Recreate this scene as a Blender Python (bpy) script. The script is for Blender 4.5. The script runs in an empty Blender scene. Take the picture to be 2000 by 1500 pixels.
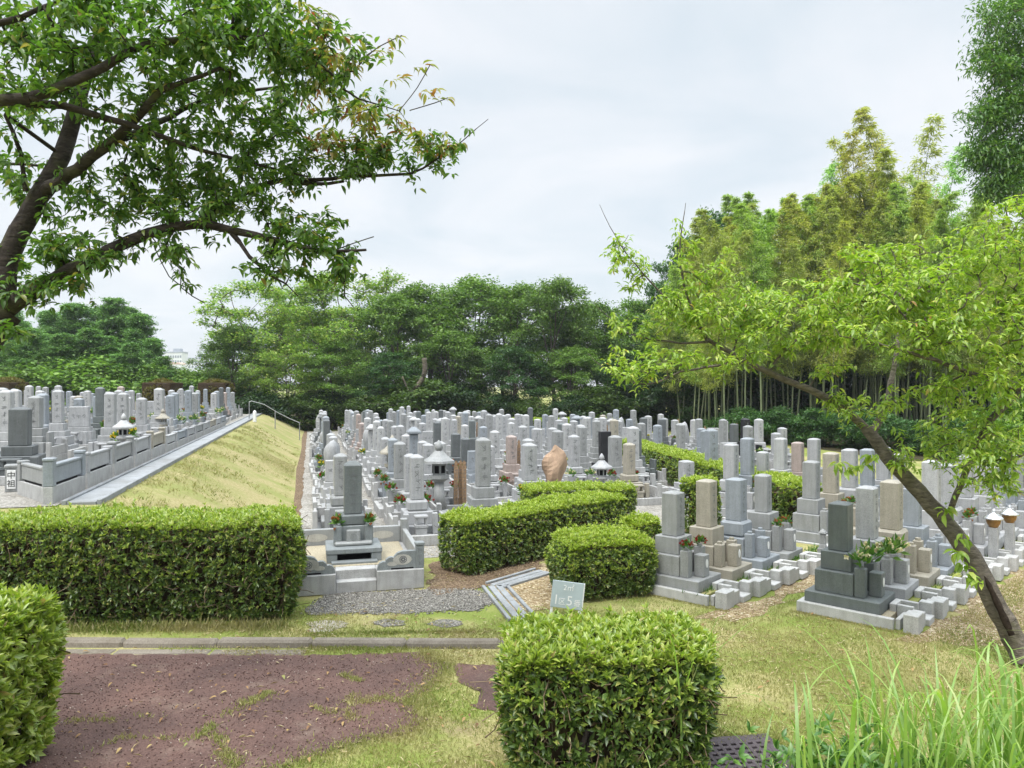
import bpy, math, random
import numpy as np
from mathutils import Vector, Matrix
SC = bpy.context.scene
COL = SC.collection
R = math.radians
rnd = random.Random(7)

# ------------------------------------------------------------------ camera
CAMH, FPX, HY = 2.7, 1444.0, 755.0
cam_d = bpy.data.cameras.new('camera'); cam_d.sensor_width = 36; cam_d.lens = 36 * FPX / 2000
cam_d.clip_end = 6000; cam_d.clip_start = 0.05
cam = bpy.data.objects.new('camera', cam_d); COL.objects.link(cam)
cam.location = (0, 0, CAMH); cam.rotation_euler = (R(90) + math.atan((HY - 750) / FPX), 0, 0)
SC.camera = cam

# ------------------------------------------------------------------ sky, sun, exposure
W = bpy.data.worlds.new('World'); SC.world = W; W.use_nodes = True
nt = W.node_tree; N = nt.nodes; L = nt.links; N.clear()
SUN_EL, SUN_AZ = R(58), R(215)       # azimuth the light comes from, clockwise from +Y
out = N.new('ShaderNodeOutputWorld'); bgn = N.new('ShaderNodeBackground')
sky = N.new('ShaderNodeTexSky'); sky.sky_type = 'NISHITA'; sky.sun_disc = False
sky.sun_elevation = SUN_EL; sky.sun_rotation = SUN_AZ; sky.air_density = 1.2; sky.dust_density = 2.5
tc = N.new('ShaderNodeTexCoord'); sep = N.new('ShaderNodeSeparateXYZ'); L.new(tc.outputs['Generated'], sep.inputs[0])
def wmath(op, a, b=None, c=None):
    m = N.new('ShaderNodeMath'); m.operation = op
    for i, v in enumerate((a, b, c)):
        if v is None: continue
        if isinstance(v, (int, float)): m.inputs[i].default_value = v
        else: L.new(v, m.inputs[i])
    return m.outputs[0]
zc = wmath('MAXIMUM', sep.outputs[2], 0.0)
den = wmath('ADD', zc, 0.22)
cmb = N.new('ShaderNodeCombineXYZ'); L.new(wmath('DIVIDE', sep.outputs[0], den), cmb.inputs[0]); L.new(wmath('DIVIDE', sep.outputs[1], den), cmb.inputs[1])
n1 = N.new('ShaderNodeTexNoise'); n1.inputs['Scale'].default_value = 1.5; n1.inputs['Detail'].default_value = 7; n1.inputs['Roughness'].default_value = .52
n1.inputs['Distortion'].default_value = .5; L.new(cmb.outputs[0], n1.inputs['Vector'])
rp = N.new('ShaderNodeValToRGB'); rp.color_ramp.elements[0].position = .38; rp.color_ramp.elements[1].position = .6
rp.color_ramp.elements[0].color = (.665, .735, .79, 1); rp.color_ramp.elements[1].color = (.83, .85, .88, 1)
L.new(n1.outputs[0], rp.inputs[0])
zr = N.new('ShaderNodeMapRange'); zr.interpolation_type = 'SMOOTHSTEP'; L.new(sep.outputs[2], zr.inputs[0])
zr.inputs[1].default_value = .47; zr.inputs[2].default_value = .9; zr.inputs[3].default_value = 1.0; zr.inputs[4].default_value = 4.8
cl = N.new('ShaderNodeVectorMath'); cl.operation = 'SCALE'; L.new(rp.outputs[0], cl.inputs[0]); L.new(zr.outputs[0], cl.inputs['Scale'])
nsc = N.new('ShaderNodeVectorMath'); nsc.operation = 'SCALE'; L.new(sky.outputs[0], nsc.inputs[0]); nsc.inputs['Scale'].default_value = .08
ad = N.new('ShaderNodeVectorMath'); ad.operation = 'ADD'; L.new(nsc.outputs[0], ad.inputs[0])
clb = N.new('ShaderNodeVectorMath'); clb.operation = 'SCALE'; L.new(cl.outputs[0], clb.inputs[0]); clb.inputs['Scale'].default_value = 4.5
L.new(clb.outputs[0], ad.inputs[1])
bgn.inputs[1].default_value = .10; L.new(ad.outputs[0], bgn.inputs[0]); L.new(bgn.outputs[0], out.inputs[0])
sd = bpy.data.lights.new('sun', 'SUN'); sd.energy = 1.3; sd.angle = R(18); sd.color = (1, .96, .89)
so = bpy.data.objects.new('sun', sd); COL.objects.link(so)
sv = Vector((math.sin(SUN_AZ) * math.cos(SUN_EL), math.cos(SUN_AZ) * math.cos(SUN_EL), math.sin(SUN_EL)))
so.rotation_euler = sv.to_track_quat('Z', 'Y').to_euler(); so.location = (0, 0, 30)
SC.view_settings.view_transform = 'Standard'; SC.view_settings.look = 'None'; SC.view_settings.gamma = 1
SC.view_settings.exposure = 1.2
SC.cycles.max_bounces = 6; SC.cycles.diffuse_bounces = 3; SC.cycles.transmission_bounces = 3; SC.cycles.glossy_bounces = 2
SC.cycles.use_denoising = True

# ------------------------------------------------------------------ helpers
TU = R(15.2)
def UV(u, v): return (v * math.cos(TU) - u * math.sin(TU), v * math.sin(TU) + u * math.cos(TU))
def toUV(x, y): return (-x * math.sin(TU) + y * math.cos(TU), x * math.cos(TU) + y * math.sin(TU))
def G(px, py, z=0.0):                 # the ground point (height z) that the photograph shows at px, py
    y = (CAMH - z) * FPX / (py - HY); return ((px - 1000) / FPX * y, y)
def P3(px, py, y): return Vector(((px - 1000) / FPX * y, y, CAMH - (py - HY) / FPX * y))
def proj(x, y, z): return (1000 + x / y * FPX, HY + (CAMH - z) / y * FPX) if y > .1 else (-9999, 0)
def tag(o, label=None, cat=None, group=None, kind=None):
    for k, v in (('label', label), ('category', cat), ('group', group), ('kind', kind)):
        if v: o[k] = v
    return o
def link(name, me, mat=None, parent=None):
    if mat is not None and len(me.materials) == 0: me.materials.append(mat)
    o = bpy.data.objects.new(name, me); COL.objects.link(o)
    if parent: o.parent = parent
    return o
def empty(name, loc, rz=0, sc=1):
    o = bpy.data.objects.new(name, None); COL.objects.link(o); o.location = loc; o.rotation_euler = (0, 0, rz)
    o.scale = (sc, sc, sc) if isinstance(sc, (int, float)) else sc; o.empty_display_size = .1
    return o
# unit chamfer box topology
_BK = [(i, j, k, a) for i in (-1, 1) for j in (-1, 1) for k in (-1, 1) for a in range(3)]
_BI = {t: n for n, t in enumerate(_BK)}
def _bf():
    fs = []
    def add(ix):
        p = [Vector(_BK[n][:3]) + .35 * Vector([_BK[n][c] if c == _BK[n][3] else 0 for c in range(3)]) for n in ix]
        c = sum(p, Vector()) / len(p); nn = Vector()
        for q in range(len(p)): nn += (p[q] - c).cross(p[(q + 1) % len(p)] - c)
        fs.append(tuple(ix) if nn.dot(c) > 0 else tuple(reversed(ix)))
    for a in range(3):
        b, c = [q for q in range(3) if q != a]
        for s in (-1, 1):
            ix = []
            for sb, sc_ in ((-1, -1), (1, -1), (1, 1), (-1, 1)):
                t = [0, 0, 0]; t[a] = s; t[b] = sb; t[c] = sc_; ix.append(_BI[(*t, a)])
            add(ix)
        for sb in (-1, 1):
            for sc_ in (-1, 1):      # edge along axis a, between faces b and c
                t0 = [0, 0, 0]; t0[b] = sb; t0[c] = sc_; t1 = list(t0); t0[a] = -1; t1[a] = 1
                add([_BI[(*t0, b)], _BI[(*t1, b)], _BI[(*t1, c)], _BI[(*t0, c)]])
    for i in (-1, 1):
        for j in (-1, 1):
            for k in (-1, 1): add([_BI[(i, j, k, a)] for a in range(3)])
    return fs
_BF = _bf()
class MB:
    def __init__(s): s.v = []; s.f = []
    def box(s, cx, cy, z0, sx, sy, h, b=.006, top=1.0, rz=0.0, tx=None, ty=None, topo=(0, 0)):
        b = min(b, sx * .4, sy * .4, h * .4); n0 = len(s.v); hx, hy, hz = sx / 2, sy / 2, h / 2
        tx = top if tx is None else tx; ty = top if ty is None else ty; cr, sr = math.cos(rz), math.sin(rz)
        for i, j, k, a in _BK:
            x = i * (hx if a == 0 else hx - b); y = j * (hy if a == 1 else hy - b); z = k * (hz if a == 2 else hz - b)
            w = (z + hz) / h; x *= 1 + (tx - 1) * w; y *= 1 + (ty - 1) * w; x += topo[0] * w; y += topo[1] * w
            s.v.append((cx + x * cr - y * sr, cy + x * sr + y * cr, z0 + hz + z))
        s.f += [tuple(q + n0 for q in f) for f in _BF]; return s
    def quad(s, a, b, c, d):
        n = len(s.v); s.v += [tuple(a), tuple(b), tuple(c), tuple(d)]; s.f.append((n, n + 1, n + 2, n + 3)); return s
    def lathe(s, prof, cx=0, cy=0, z0=0, n=12, sq=False):
        n0 = len(s.v)
        for r, z in prof:
            for k in range(n):
                a = 2 * math.pi * (k + .5) / n; s.v.append((cx + r * math.cos(a), cy + r * math.sin(a), z0 + z))
        for i in range(len(prof) - 1):
            for k in range(n):
                a, b = n0 + i * n + k, n0 + i * n + (k + 1) % n; s.f.append((a, b, b + n, a + n))
        s.f.append(tuple(n0 + k for k in reversed(range(n)))); m = n0 + (len(prof) - 1) * n; s.f.append(tuple(m + k for k in range(n)))
        return s
    def tube(s, pts, rad, n=6):
        pts = [Vector(p) for p in pts]; n0 = len(s.v)
        for i, p in enumerate(pts):
            d = (pts[min(i + 1, len(pts) - 1)] - pts[max(i - 1, 0)]).normalized()
            up = Vector((0, 0, 1)) if abs(d.z) < .9 else Vector((1, 0, 0)); a = d.cross(up).normalized(); b = a.cross(d)
            r = rad[i] if isinstance(rad, (list, tuple)) else rad
            for k in range(n):
                t = 2 * math.pi * k / n; s.v.append(tuple(p + r * (math.cos(t) * a + math.sin(t) * b)))
        for i in range(len(pts) - 1):
            for k in range(n):
                a, b = n0 + i * n + k, n0 + i * n + (k + 1) % n; s.f.append((a, a + n, b + n, b))
        s.f.append(tuple(n0 + k for k in range(n))); m = n0 + (len(pts) - 1) * n; s.f.append(tuple(m + k for k in reversed(range(n))))
        return s
    def prism(s, outl, y0, y1):       # outline in x,z swept from y0 to y1
        n0 = len(s.v); n = len(outl)
        s.v += [(x, y0, z) for x, z in outl] + [(x, y1, z) for x, z in outl]
        s.f.append(tuple(n0 + k for k in range(n))); s.f.append(tuple(n0 + n + k for k in reversed(range(n))))
        for k in range(n): q = (k + 1) % n; s.f.append((n0 + k, n0 + n + k, n0 + n + q, n0 + q))
        return s
    def mesh(s, name, mat=None, smooth=False):
        m = bpy.data.meshes.new(name); m.from_pydata(s.v, [], s.f)
        if smooth: m.polygons.foreach_set('use_smooth', [True] * len(m.polygons))
        if mat: m.materials.append(mat)
        return m
    def obj(s, name, mat, parent=None, smooth=False): return link(name, s.mesh(name, mat, smooth), None, parent)
def np_mesh(name, V, F, mat=None, smooth=False):
    V = np.ascontiguousarray(V, dtype=np.float32).reshape(-1, 3); F = np.ascontiguousarray(F, dtype=np.int32); k = F.shape[1]
    m = bpy.data.meshes.new(name); m.vertices.add(len(V)); m.vertices.foreach_set('co', V.ravel())
    m.loops.add(F.size); m.loops.foreach_set('vertex_index', F.ravel()); m.polygons.add(len(F))
    m.polygons.foreach_set('loop_start', np.arange(0, F.size, k, dtype=np.int32))
    if smooth: m.polygons.foreach_set('use_smooth', np.ones(len(F), dtype=bool))
    m.update(calc_edges=True)
    if mat: m.materials.append(mat)
    return m
# leaf templates: along +Y, face up +Z
T_DIA = (np.array([(0, 0, 0), (-.5, .42, .1), (.5, .42, .1), (0, 1, -.02)]), np.array([(0, 3, 1), (0, 2, 3)]))
T_FOLD = (np.array([(0, 0, 0), (-.5, .45, .12), (.5, .45, .12), (0, .48, 0), (0, 1, -.1)]), np.array([(0, 3, 1), (0, 2, 3), (1, 3, 4), (3, 2, 4)]))
T_LEAF = (np.array([(0, 0, 0), (-.42, .25, .1), (.42, .25, .1), (0, .28, 0), (-.46, .58, .02), (.46, .58, .02), (0, .6, -.07), (0, 1, -.3)]),
          np.array([(0, 3, 1), (0, 2, 3), (1, 3, 6), (1, 6, 4), (3, 2, 5), (3, 5, 6), (4, 6, 7), (6, 5, 7)]))
def unit(a): return a / (np.linalg.norm(a, axis=-1, keepdims=True) + 1e-9)
def leaves(tmpl, P, D, Nn, length, width):
    tv, tf = tmpl; n = len(P); D = unit(D); X = unit(np.cross(D, Nn)); Z = np.cross(X, D)
    length = np.broadcast_to(np.asarray(length, float), (n,))[:, None, None]; width = np.broadcast_to(np.asarray(width, float), (n,))[:, None, None]
    V = P[:, None, :] + X[:, None, :] * tv[None, :, 0:1] * width + D[:, None, :] * tv[None, :, 1:2] * length + Z[:, None, :] * tv[None, :, 2:3] * length
    F = tf[None] + (np.arange(n) * len(tv))[:, None, None]
    return V.reshape(-1, 3), F.reshape(-1, tf.shape[1])
def rvec(g, n): return unit(g.normal(size=(n, 3)))

# ------------------------------------------------------------------ materials
def newmat(name):
    m = bpy.data.materials.new(name); m.use_nodes = True; t = m.node_tree; t.nodes.clear()
    o = t.nodes.new('ShaderNodeOutputMaterial'); return m, t, o
def ramp(t, fac, cols):
    r = t.nodes.new('ShaderNodeValToRGB'); e = r.color_ramp.elements
    while len(e) < len(cols): e.new(.5)
    for q, (p, c) in zip(e, cols): q.position = p; q.color = (*c, 1)
    t.links.new(fac, r.inputs[0]); return r.outputs[0]
def noise(t, scale, detail=4, rough=.55, vec=None, dist=0):
    n = t.nodes.new('ShaderNodeTexNoise'); n.inputs['Scale'].default_value = scale; n.inputs['Detail'].default_value = detail
    n.inputs['Roughness'].default_value = rough; n.inputs['Distortion'].default_value = dist
    if vec is None:
        c = t.nodes.new('ShaderNodeTexCoord'); vec = c.outputs['Object']
    t.links.new(vec, n.inputs['Vector']); return n.outputs[0]
def pos(t): return t.nodes.new('ShaderNodeNewGeometry').outputs['Position']
def mixc(t, fac, a, b, mode='MIX'):
    m = t.nodes.new('ShaderNodeMix'); m.data_type = 'RGBA'; m.blend_type = mode
    for s, v in ((m.inputs[0], fac), (m.inputs[6], a), (m.inputs[7], b)):
        if isinstance(v, (int, float)): s.default_value = v
        elif isinstance(v, tuple): s.default_value = (*v, 1)
        else: t.links.new(v, s)
    return m.outputs[2]
def bump(t, h, strength, dist=.01):
    b = t.nodes.new('ShaderNodeBump'); b.inputs['Strength'].default_value = strength; b.inputs['Distance'].default_value = dist
    t.links.new(h, b.inputs['Height']); return b.outputs[0]
def princ(t, o, col, rough=.7, spec=.3, nrm=None, metal=0):
    p = t.nodes.new('ShaderNodeBsdfPrincipled'); p.inputs['Roughness'].default_value = rough; p.inputs['Specular IOR Level'].default_value = spec
    p.inputs['Metallic'].default_value = metal
    if isinstance(col, tuple): p.inputs['Base Color'].default_value = (*col, 1)
    else: t.links.new(col, p.inputs['Base Color'])
    if nrm is not None: t.links.new(nrm, p.inputs['Normal'])
    t.links.new(p.outputs[0], o.inputs[0]); return p
def leafmat(name, cols, trans=.35, gloss=.04, patch=None):
    m, t, o = newmat(name); g = t.nodes.new('ShaderNodeNewGeometry')
    c = ramp(t, g.outputs['Random Per Island'], cols)
    if patch:
        nz = noise(t, patch[0], 2, .5, g.outputs['Position']); f = ramp(t, nz, [(.42, (0, 0, 0)), (.6, (1, 1, 1))])
        c = mixc(t, f, c, patch[1])
    oi = t.nodes.new('ShaderNodeObjectInfo'); c = mixc(t, 1.0, c, oi.outputs['Color'], 'MULTIPLY')
    d = t.nodes.new('ShaderNodeBsdfDiffuse'); tr = t.nodes.new('ShaderNodeBsdfTranslucent'); gl = t.nodes.new('ShaderNodeBsdfGlossy')
    gl.inputs['Roughness'].default_value = .42
    t.links.new(c, d.inputs[0]); tc_ = mixc(t, 1.0, c, (1.1, 1.25, .5), 'MULTIPLY'); t.links.new(tc_, tr.inputs[0])
    a = t.nodes.new('ShaderNodeMixShader'); a.inputs[0].default_value = trans; t.links.new(d.outputs[0], a.inputs[1]); t.links.new(tr.outputs[0], a.inputs[2])
    b = t.nodes.new('ShaderNodeMixShader'); b.inputs[0].default_value = gloss; t.links.new(a.outputs[0], b.inputs[1]); t.links.new(gl.outputs[0], b.inputs[2])
    t.links.new(b.outputs[0], o.inputs[0]); return m
def granite(name, rough=.5, dark=.86):
    m, t, o = newmat(name); oi = t.nodes.new('ShaderNodeObjectInfo'); c = t.nodes.new('ShaderNodeTexCoord').outputs['Object']
    sp = ramp(t, noise(t, 150, 2, .7, c), [(.3, (.62, .62, .63)), (.5, (.95, .95, .95)), (.7, (1.15, 1.15, 1.15))])
    bl = ramp(t, noise(t, 5, 4, .6, c), [(.3, (dark, dark, dark * .99)), (.65, (1.04, 1.04, 1.04))])
    mp = t.nodes.new('ShaderNodeMapping'); mp.inputs['Scale'].default_value = (14, 14, 1.3); t.links.new(c, mp.inputs[0])
    st = ramp(t, noise(t, 1.3, 4, .6, mp.outputs[0]), [(.34, (.87, .87, .855)), (.55, (1, 1, 1))])
    k = mixc(t, 1, mixc(t, 1, mixc(t, 1, oi.outputs['Color'], sp, 'MULTIPLY'), bl, 'MULTIPLY'), st, 'MULTIPLY')
    princ(t, o, k, rough, .35, bump(t, noise(t, 150, 2, .6, c), .12, .003)); return m
M = {}
M['granite'] = granite('granite', .5); M['granite_rough'] = granite('granite_rough', .8, .78)
def simple(name, col, rough=.6, spec=.3, var=.18, scale=12, metal=0, bmp=0):
    m, t, o = newmat(name); c = ramp(t, noise(t, scale, 5, .6), [(.3, tuple(q * (1 - var) for q in col)), (.7, tuple(min(1, q * (1 + var)) for q in col))])
    princ(t, o, c, rough, spec, bump(t, noise(t, scale * 4, 4), bmp, .01) if bmp else None, metal); return m
M['carve'] = simple('carved_letter', (.13, .135, .14), .8); M['ink'] = simple('black_ink', (.03, .03, .03), .8); M['white'] = simple('white_paint', (.7, .7, .69), .5, .3, .06)
M['shade_fill'] = simple('recess_shade_black', (.012, .012, .013), .9, .1)  # near-black fill: shade inside openings put into the colour
M['hollow_wood'] = simple('hollow_shade_wood', (.03, .022, .017), .95, .05, .6, 30, 0, .6)  # dark wood, with the shade of the trunk cavity in its colour
M['cream'] = simple('cream_paint', (.58, .54, .46), .7, .2, .1); M['sandbed'] = simple('straw_sand', (.33, .29, .21), .9, .1, .3, 40, 0, .5)
M['sign'] = simple('pale_blue_sign_paint', (.37, .43, .45), .5, .3, .07, 5)
M['wood'] = simple('weathered_wood', (.25, .165, .10), .8, .2, .35, 20); M['metal'] = simple('grey_rail_metal', (.26, .265, .26), .45, .5, .1, 10, .3)
M['copper'] = simple('copper_lantern_body', (.30, .17, .06), .35, .5, .2, 14, .6); M['polished'] = simple('polished_steel', (.75, .76, .78), .18, .5, .04, 10, .9)
M['cast'] = simple('cast_iron', (.085, .068, .075), .6, .4, .25, 30, .3, .2)
M['bluecup'] = simple('blue_plastic', (.05, .13, .3), .4)
M['concrete'] = None
def concrete(name, a, b, sc=60):
    m, t, o = newmat(name); p = pos(t)
    c = mixc(t, 1, ramp(t, noise(t, sc, 3, .7, p), [(.3, a), (.7, b)]), ramp(t, noise(t, 2.2, 5, .65, p), [(.3, (.7, .68, .64)), (.65, (1.05, 1.05, 1.05))]), 'MULTIPLY')
    princ(t, o, c, .85, .2, bump(t, noise(t, sc * 1.5, 3, .6, p), .3, .006)); return m
M['concrete'] = concrete('old_concrete', (.26, .24, .20), (.40, .37, .32)); M['concrete_light'] = concrete('pale_concrete', (.22, .235, .25), (.31, .325, .34))
M['kerb'] = concrete('mossy_kerb_concrete', (.15, .13, .105), (.26, .23, .19)); M['drain'] = concrete('drain_channel_concrete', (.21, .225, .24), (.30, .315, .33))
def bark(name, a, b, sc=9):
    m, t, o = newmat(name); c = t.nodes.new('ShaderNodeTexCoord').outputs['Object']
    mp = t.nodes.new('ShaderNodeMapping'); mp.inputs['Scale'].default_value = (sc, sc, sc * 3.2); t.links.new(c, mp.inputs[0])
    n = noise(t, 1.4, 6, .65, mp.outputs[0], .4); k = ramp(t, n, [(.32, a), (.6, b), (.78, tuple(q * 1.5 for q in b))])
    k = mixc(t, ramp(t, noise(t, 3, 3, .6, c), [(.55, (0, 0, 0)), (.72, (.7, .7, .7))]), k, (.11, .115, .05))
    princ(t, o, k, .85, .2, bump(t, n, .8, .03)); return m
M['bark_dark'] = bark('dark_cherry_bark', (.018, .014, .012), (.05, .04, .034)); M['bark_grey'] = bark('grey_cherry_bark', (.07, .058, .048), (.17, .145, .12))
M['bark_far'] = bark('far_tree_bark', (.05, .04, .03), (.14, .12, .095), 4); M['twig'] = simple('brown_twig', (.16, .115, .075), .8, .2, .35, 9)
M['hedge_core'] = simple('hedge_light_blocker', (.045, .032, .019), .95, .05, .5, 18); M['culm'] = simple('bamboo_culm', (.15, .18, .09), .45, .4, .4, 1.3)
# foliage
M['cherry_l'] = leafmat('cherry_leaf_dark', [(0, (.05, .115, .02)), (.45, (.09, .18, .03)), (.88, (.15, .25, .048)), (.975, (.26, .30, .075)), (1, (.28, .2, .06))], .5, .04)
M['cherry_red'] = leafmat('cherry_leaf_turning', [(0, (.14, .19, .04)), (.45, (.28, .29, .08)), (.75, (.38, .31, .11)), (.92, (.36, .16, .06)), (1, (.25, .05, .04))], .42, .04)
M['cherry_r'] = leafmat('cherry_leaf_bright', [(0, (.16, .27, .028)), (.4, (.26, .39, .048)), (.8, (.37, .48, .078)), (.99, (.46, .5, .11)), (1, (.45, .24, .08))], .45, .05)
M['tree_a'] = leafmat('tree_leaf_green', [(0, (.075, .15, .03)), (.5, (.12, .22, .042)), (1, (.21, .32, .07))], .35, .03)
M['tree_b'] = leafmat('tree_leaf_yellow', [(0, (.11, .21, .035)), (.5, (.19, .31, .055)), (.85, (.28, .39, .08)), (1, (.42, .42, .13))], .38, .03)
M['tree_c'] = leafmat('tree_leaf_dark', [(0, (.025, .07, .022)), (.6, (.045, .11, .032)), (1, (.09, .17, .045))], .28, .03)
M['conifer'] = leafmat('conifer_leaf', [(0, (.065, .14, .045)), (.5, (.10, .20, .06)), (1, (.18, .29, .09))], .3, .02)
M['bamboo'] = leafmat('bamboo_leaf', [(0, (.22, .28, .065)), (.5, (.34, .39, .10)), (.85, (.45, .48, .16)), (1, (.58, .56, .28))], .48, .03)
M['willow'] = leafmat('narrow_leaf', [(0, (.055, .13, .035)), (.6, (.10, .21, .05)), (1, (.21, .33, .085))], .35, .05)
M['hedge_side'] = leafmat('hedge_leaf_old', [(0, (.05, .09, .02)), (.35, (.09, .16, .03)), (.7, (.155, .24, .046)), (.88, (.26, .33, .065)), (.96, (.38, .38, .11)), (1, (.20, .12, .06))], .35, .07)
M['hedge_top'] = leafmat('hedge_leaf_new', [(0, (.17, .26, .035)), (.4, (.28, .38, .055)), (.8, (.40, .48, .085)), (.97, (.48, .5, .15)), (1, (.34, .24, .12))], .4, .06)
M['hedge_far'] = leafmat('hedge_leaf_bright', [(0, (.20, .29, .03)), (.4, (.31, .41, .05)), (.8, (.41, .49, .075)), (1, (.48, .52, .11))], .4, .05)
M['shrub_brown'] = leafmat('shrub_leaf_brown', [(0, (.10, .08, .02)), (.5, (.17, .13, .035)), (1, (.16, .19, .04))], .3, .03)
M['tallgrass'] = leafmat('tall_grass_blade', [(0, (.16, .29, .05)), (.5, (.25, .40, .08)), (.9, (.34, .46, .12)), (1, (.46, .47, .22))], .45, .05)
M['weed'] = leafmat('weed_leaf', [(0, (.05, .14, .025)), (.6, (.10, .22, .04)), (1, (.16, .28, .05))], .35, .05)
M['grass'] = leafmat('lawn_blade', [(0, (.15, .20, .045)), (.4, (.24, .28, .075)), (.75, (.36, .34, .14)), (1, (.48, .42, .24))], .3, .02, (.9, (.36, .32, .15)))
M['bankblade'] = leafmat('bank_blade', [(0, (.22, .23, .08)), (.5, (.34, .305, .15)), (1, (.50, .44, .26))], .25, .02)
M['fallen'] = leafmat('fallen_leaf', [(0, (.12, .06, .03)), (.5, (.26, .15, .06)), (.85, (.36, .27, .11)), (1, (.16, .2, .05))], .1, .03)
M['straw'] = leafmat('dry_straw', [(0, (.30, .22, .11)), (.5, (.46, .38, .22)), (1, (.58, .5, .33))], .1, .02)
M['petal_red'] = leafmat('petal_red', [(0, (.18, .012, .012)), (1, (.3, .03, .02))], .3, .03); M['petal_rust'] = leafmat('petal_rust', [(0, (.26, .06, .02)), (1, (.4, .17, .05))], .3, .03)
M['petal_yellow'] = leafmat('petal_yellow', [(0, (.6, .42, .02)), (1, (.75, .6, .08))], .3, .03); M['petal_white'] = leafmat('petal_white', [(0, (.55, .45, .28)), (1, (.75, .7, .58))], .3, .03)
def groundmat():
    m, t, o = newmat('dry_lawn_soil'); p = pos(t)
    a = ramp(t, noise(t, 38, 4, .7, p), [(.3, (.20, .19, .07)), (.5, (.29, .27, .115)), (.68, (.42, .36, .2))])
    b = ramp(t, noise(t, 42, 4, .7, p), [(.3, (.12, .16, .035)), (.55, (.185, .225, .055)), (.7, (.3, .3, .11))])
    c = mixc(t, ramp(t, noise(t, .75, 5, .6, p), [(.42, (0, 0, 0)), (.56, (1, 1, 1))]), a, b)
    s = ramp(t, noise(t, 60, 3, .7, p), [(.35, (.15, .115, .07)), (.65, (.31, .24, .15))])
    c = mixc(t, ramp(t, noise(t, 1.15, 5, .65, p), [(.58, (0, 0, 0)), (.7, (.8, .8, .8))]), c, s)
    princ(t, o, c, .95, .05, bump(t, noise(t, 45, 4, .7, p), .5, .02)); return m
M['ground'] = groundmat()
def bankmat():
    m, t, o = newmat('mown_bank_grass'); p = pos(t)
    c = ramp(t, noise(t, 22, 5, .75, p), [(.3, (.20, .18, .075)), (.5, (.30, .265, .13)), (.7, (.42, .365, .21))])
    g = ramp(t, noise(t, .9, 5, .65, p), [(.42, (0, 0, 0)), (.6, (.8, .8, .8))])
    c = mixc(t, g, c, (.20, .225, .07)); princ(t, o, c, .95, .05, bump(t, noise(t, 30, 4, .7, p), .6, .03)); return m
M['bank'] = bankmat()
def redmat():
    m, t, o = newmat('red_asphalt'); p = pos(t)
    v = t.nodes.new('ShaderNodeTexVoronoi'); v.inputs['Scale'].default_value = 85; t.links.new(p, v.inputs['Vector'])
    c = ramp(t, noise(t, 55, 4, .75, p), [(.28, (.054, .034, .029)), (.5, (.097, .060, .051)), (.68, (.14, .092, .078)), (.82, (.27, .22, .19))])
    c = mixc(t, 1, c, ramp(t, noise(t, 1.3, 5, .6, p), [(.3, (.72, .7, .72)), (.7, (1.25, 1.15, 1.1))]), 'MULTIPLY')
    c = mixc(t, ramp(t, noise(t, 2.3, 6, .7, p), [(.56, (0, 0, 0)), (.74, (.6, .6, .6))]), c, (.19, .145, .115))
    princ(t, o, c, .85, .25, bump(t, v.outputs[0], .35, .008)); return m
M['red'] = redmat()
def gravelmat(name, cols, sc=60):
    m, t, o = newmat(name); p = pos(t); v = t.nodes.new('ShaderNodeTexVoronoi'); v.inputs['Scale'].default_value = sc; t.links.new(p, v.inputs['Vector'])
    s = t.nodes.new('ShaderNodeSeparateColor'); t.links.new(v.outputs['Color'], s.inputs[0]); c = ramp(t, s.outputs[0], cols)
    c = mixc(t, 1, c, ramp(t, noise(t, 1.7, 4, .6, p), [(.35, (.78, .76, .72)), (.65, (1.05, 1.04, 1.02))]), 'MULTIPLY')
    princ(t, o, c, .9, .15, bump(t, v.outputs[0], .9, .02)); return m
M['gravel'] = gravelmat('grey_gravel', [(0, (.11, .105, .095)), (.5, (.21, .20, .18)), (.9, (.31, .295, .265)), (1, (.46, .44, .40))])
M['field'] = gravelmat('grave_field_gravel', [(0, (.2, .19, .175)), (.5, (.29, .28, .26)), (1, (.42, .405, .375))], 40)
M['mulch'] = gravelmat('straw_and_chips', [(0, (.17, .12, .065)), (.45, (.29, .22, .13)), (.85, (.44, .36, .23)), (1, (.6, .54, .42))], 45)
M['litter'] = gravelmat('forest_leaf_litter', [(0, (.03, .028, .014)), (.6, (.055, .05, .024)), (1, (.09, .075, .04))], 25)
M['soil'] = gravelmat('brown_soil', [(0, (.09, .062, .04)), (.6, (.17, .12, .08)), (1, (.28, .21, .14))], 50)

# ------------------------------------------------------------------ ground and setting
RD = Vector((math.sin(R(47)), math.cos(R(47)), 0)); FD = Vector((.749, -.663, 0)); RZ = R(48.5)
A0 = Vector((4.05, 8.86, 0)); B0 = Vector((2.23, 9.75, 0))
def rpt(o, t, s): p = o + RD * t + FD * s; return (p.x, p.y)
def sheet(name, poly, z, mat, jit=.05, step=.15, seed=1):
    g = random.Random(seed); pts = []
    for i, a in enumerate(poly):
        b = poly[(i + 1) % len(poly)]; n = max(1, int(math.hypot(b[0] - a[0], b[1] - a[1]) / step))
        for k in range(n):
            w = k / n; pts.append((a[0] + (b[0] - a[0]) * w + g.uniform(-jit, jit), a[1] + (b[1] - a[1]) * w + g.uniform(-jit, jit), z))
    import bmesh
    bm = bmesh.new(); vs = [bm.verts.new(p) for p in pts]; f = bm.faces.new(vs); bm.normal_update()
    if f.normal.z < 0: f.normal_flip()
    bmesh.ops.triangulate(bm, faces=bm.faces[:]); me = bpy.data.meshes.new(name); bm.to_mesh(me); bm.free()
    return tag(link(name, me, mat), kind='structure')
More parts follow.
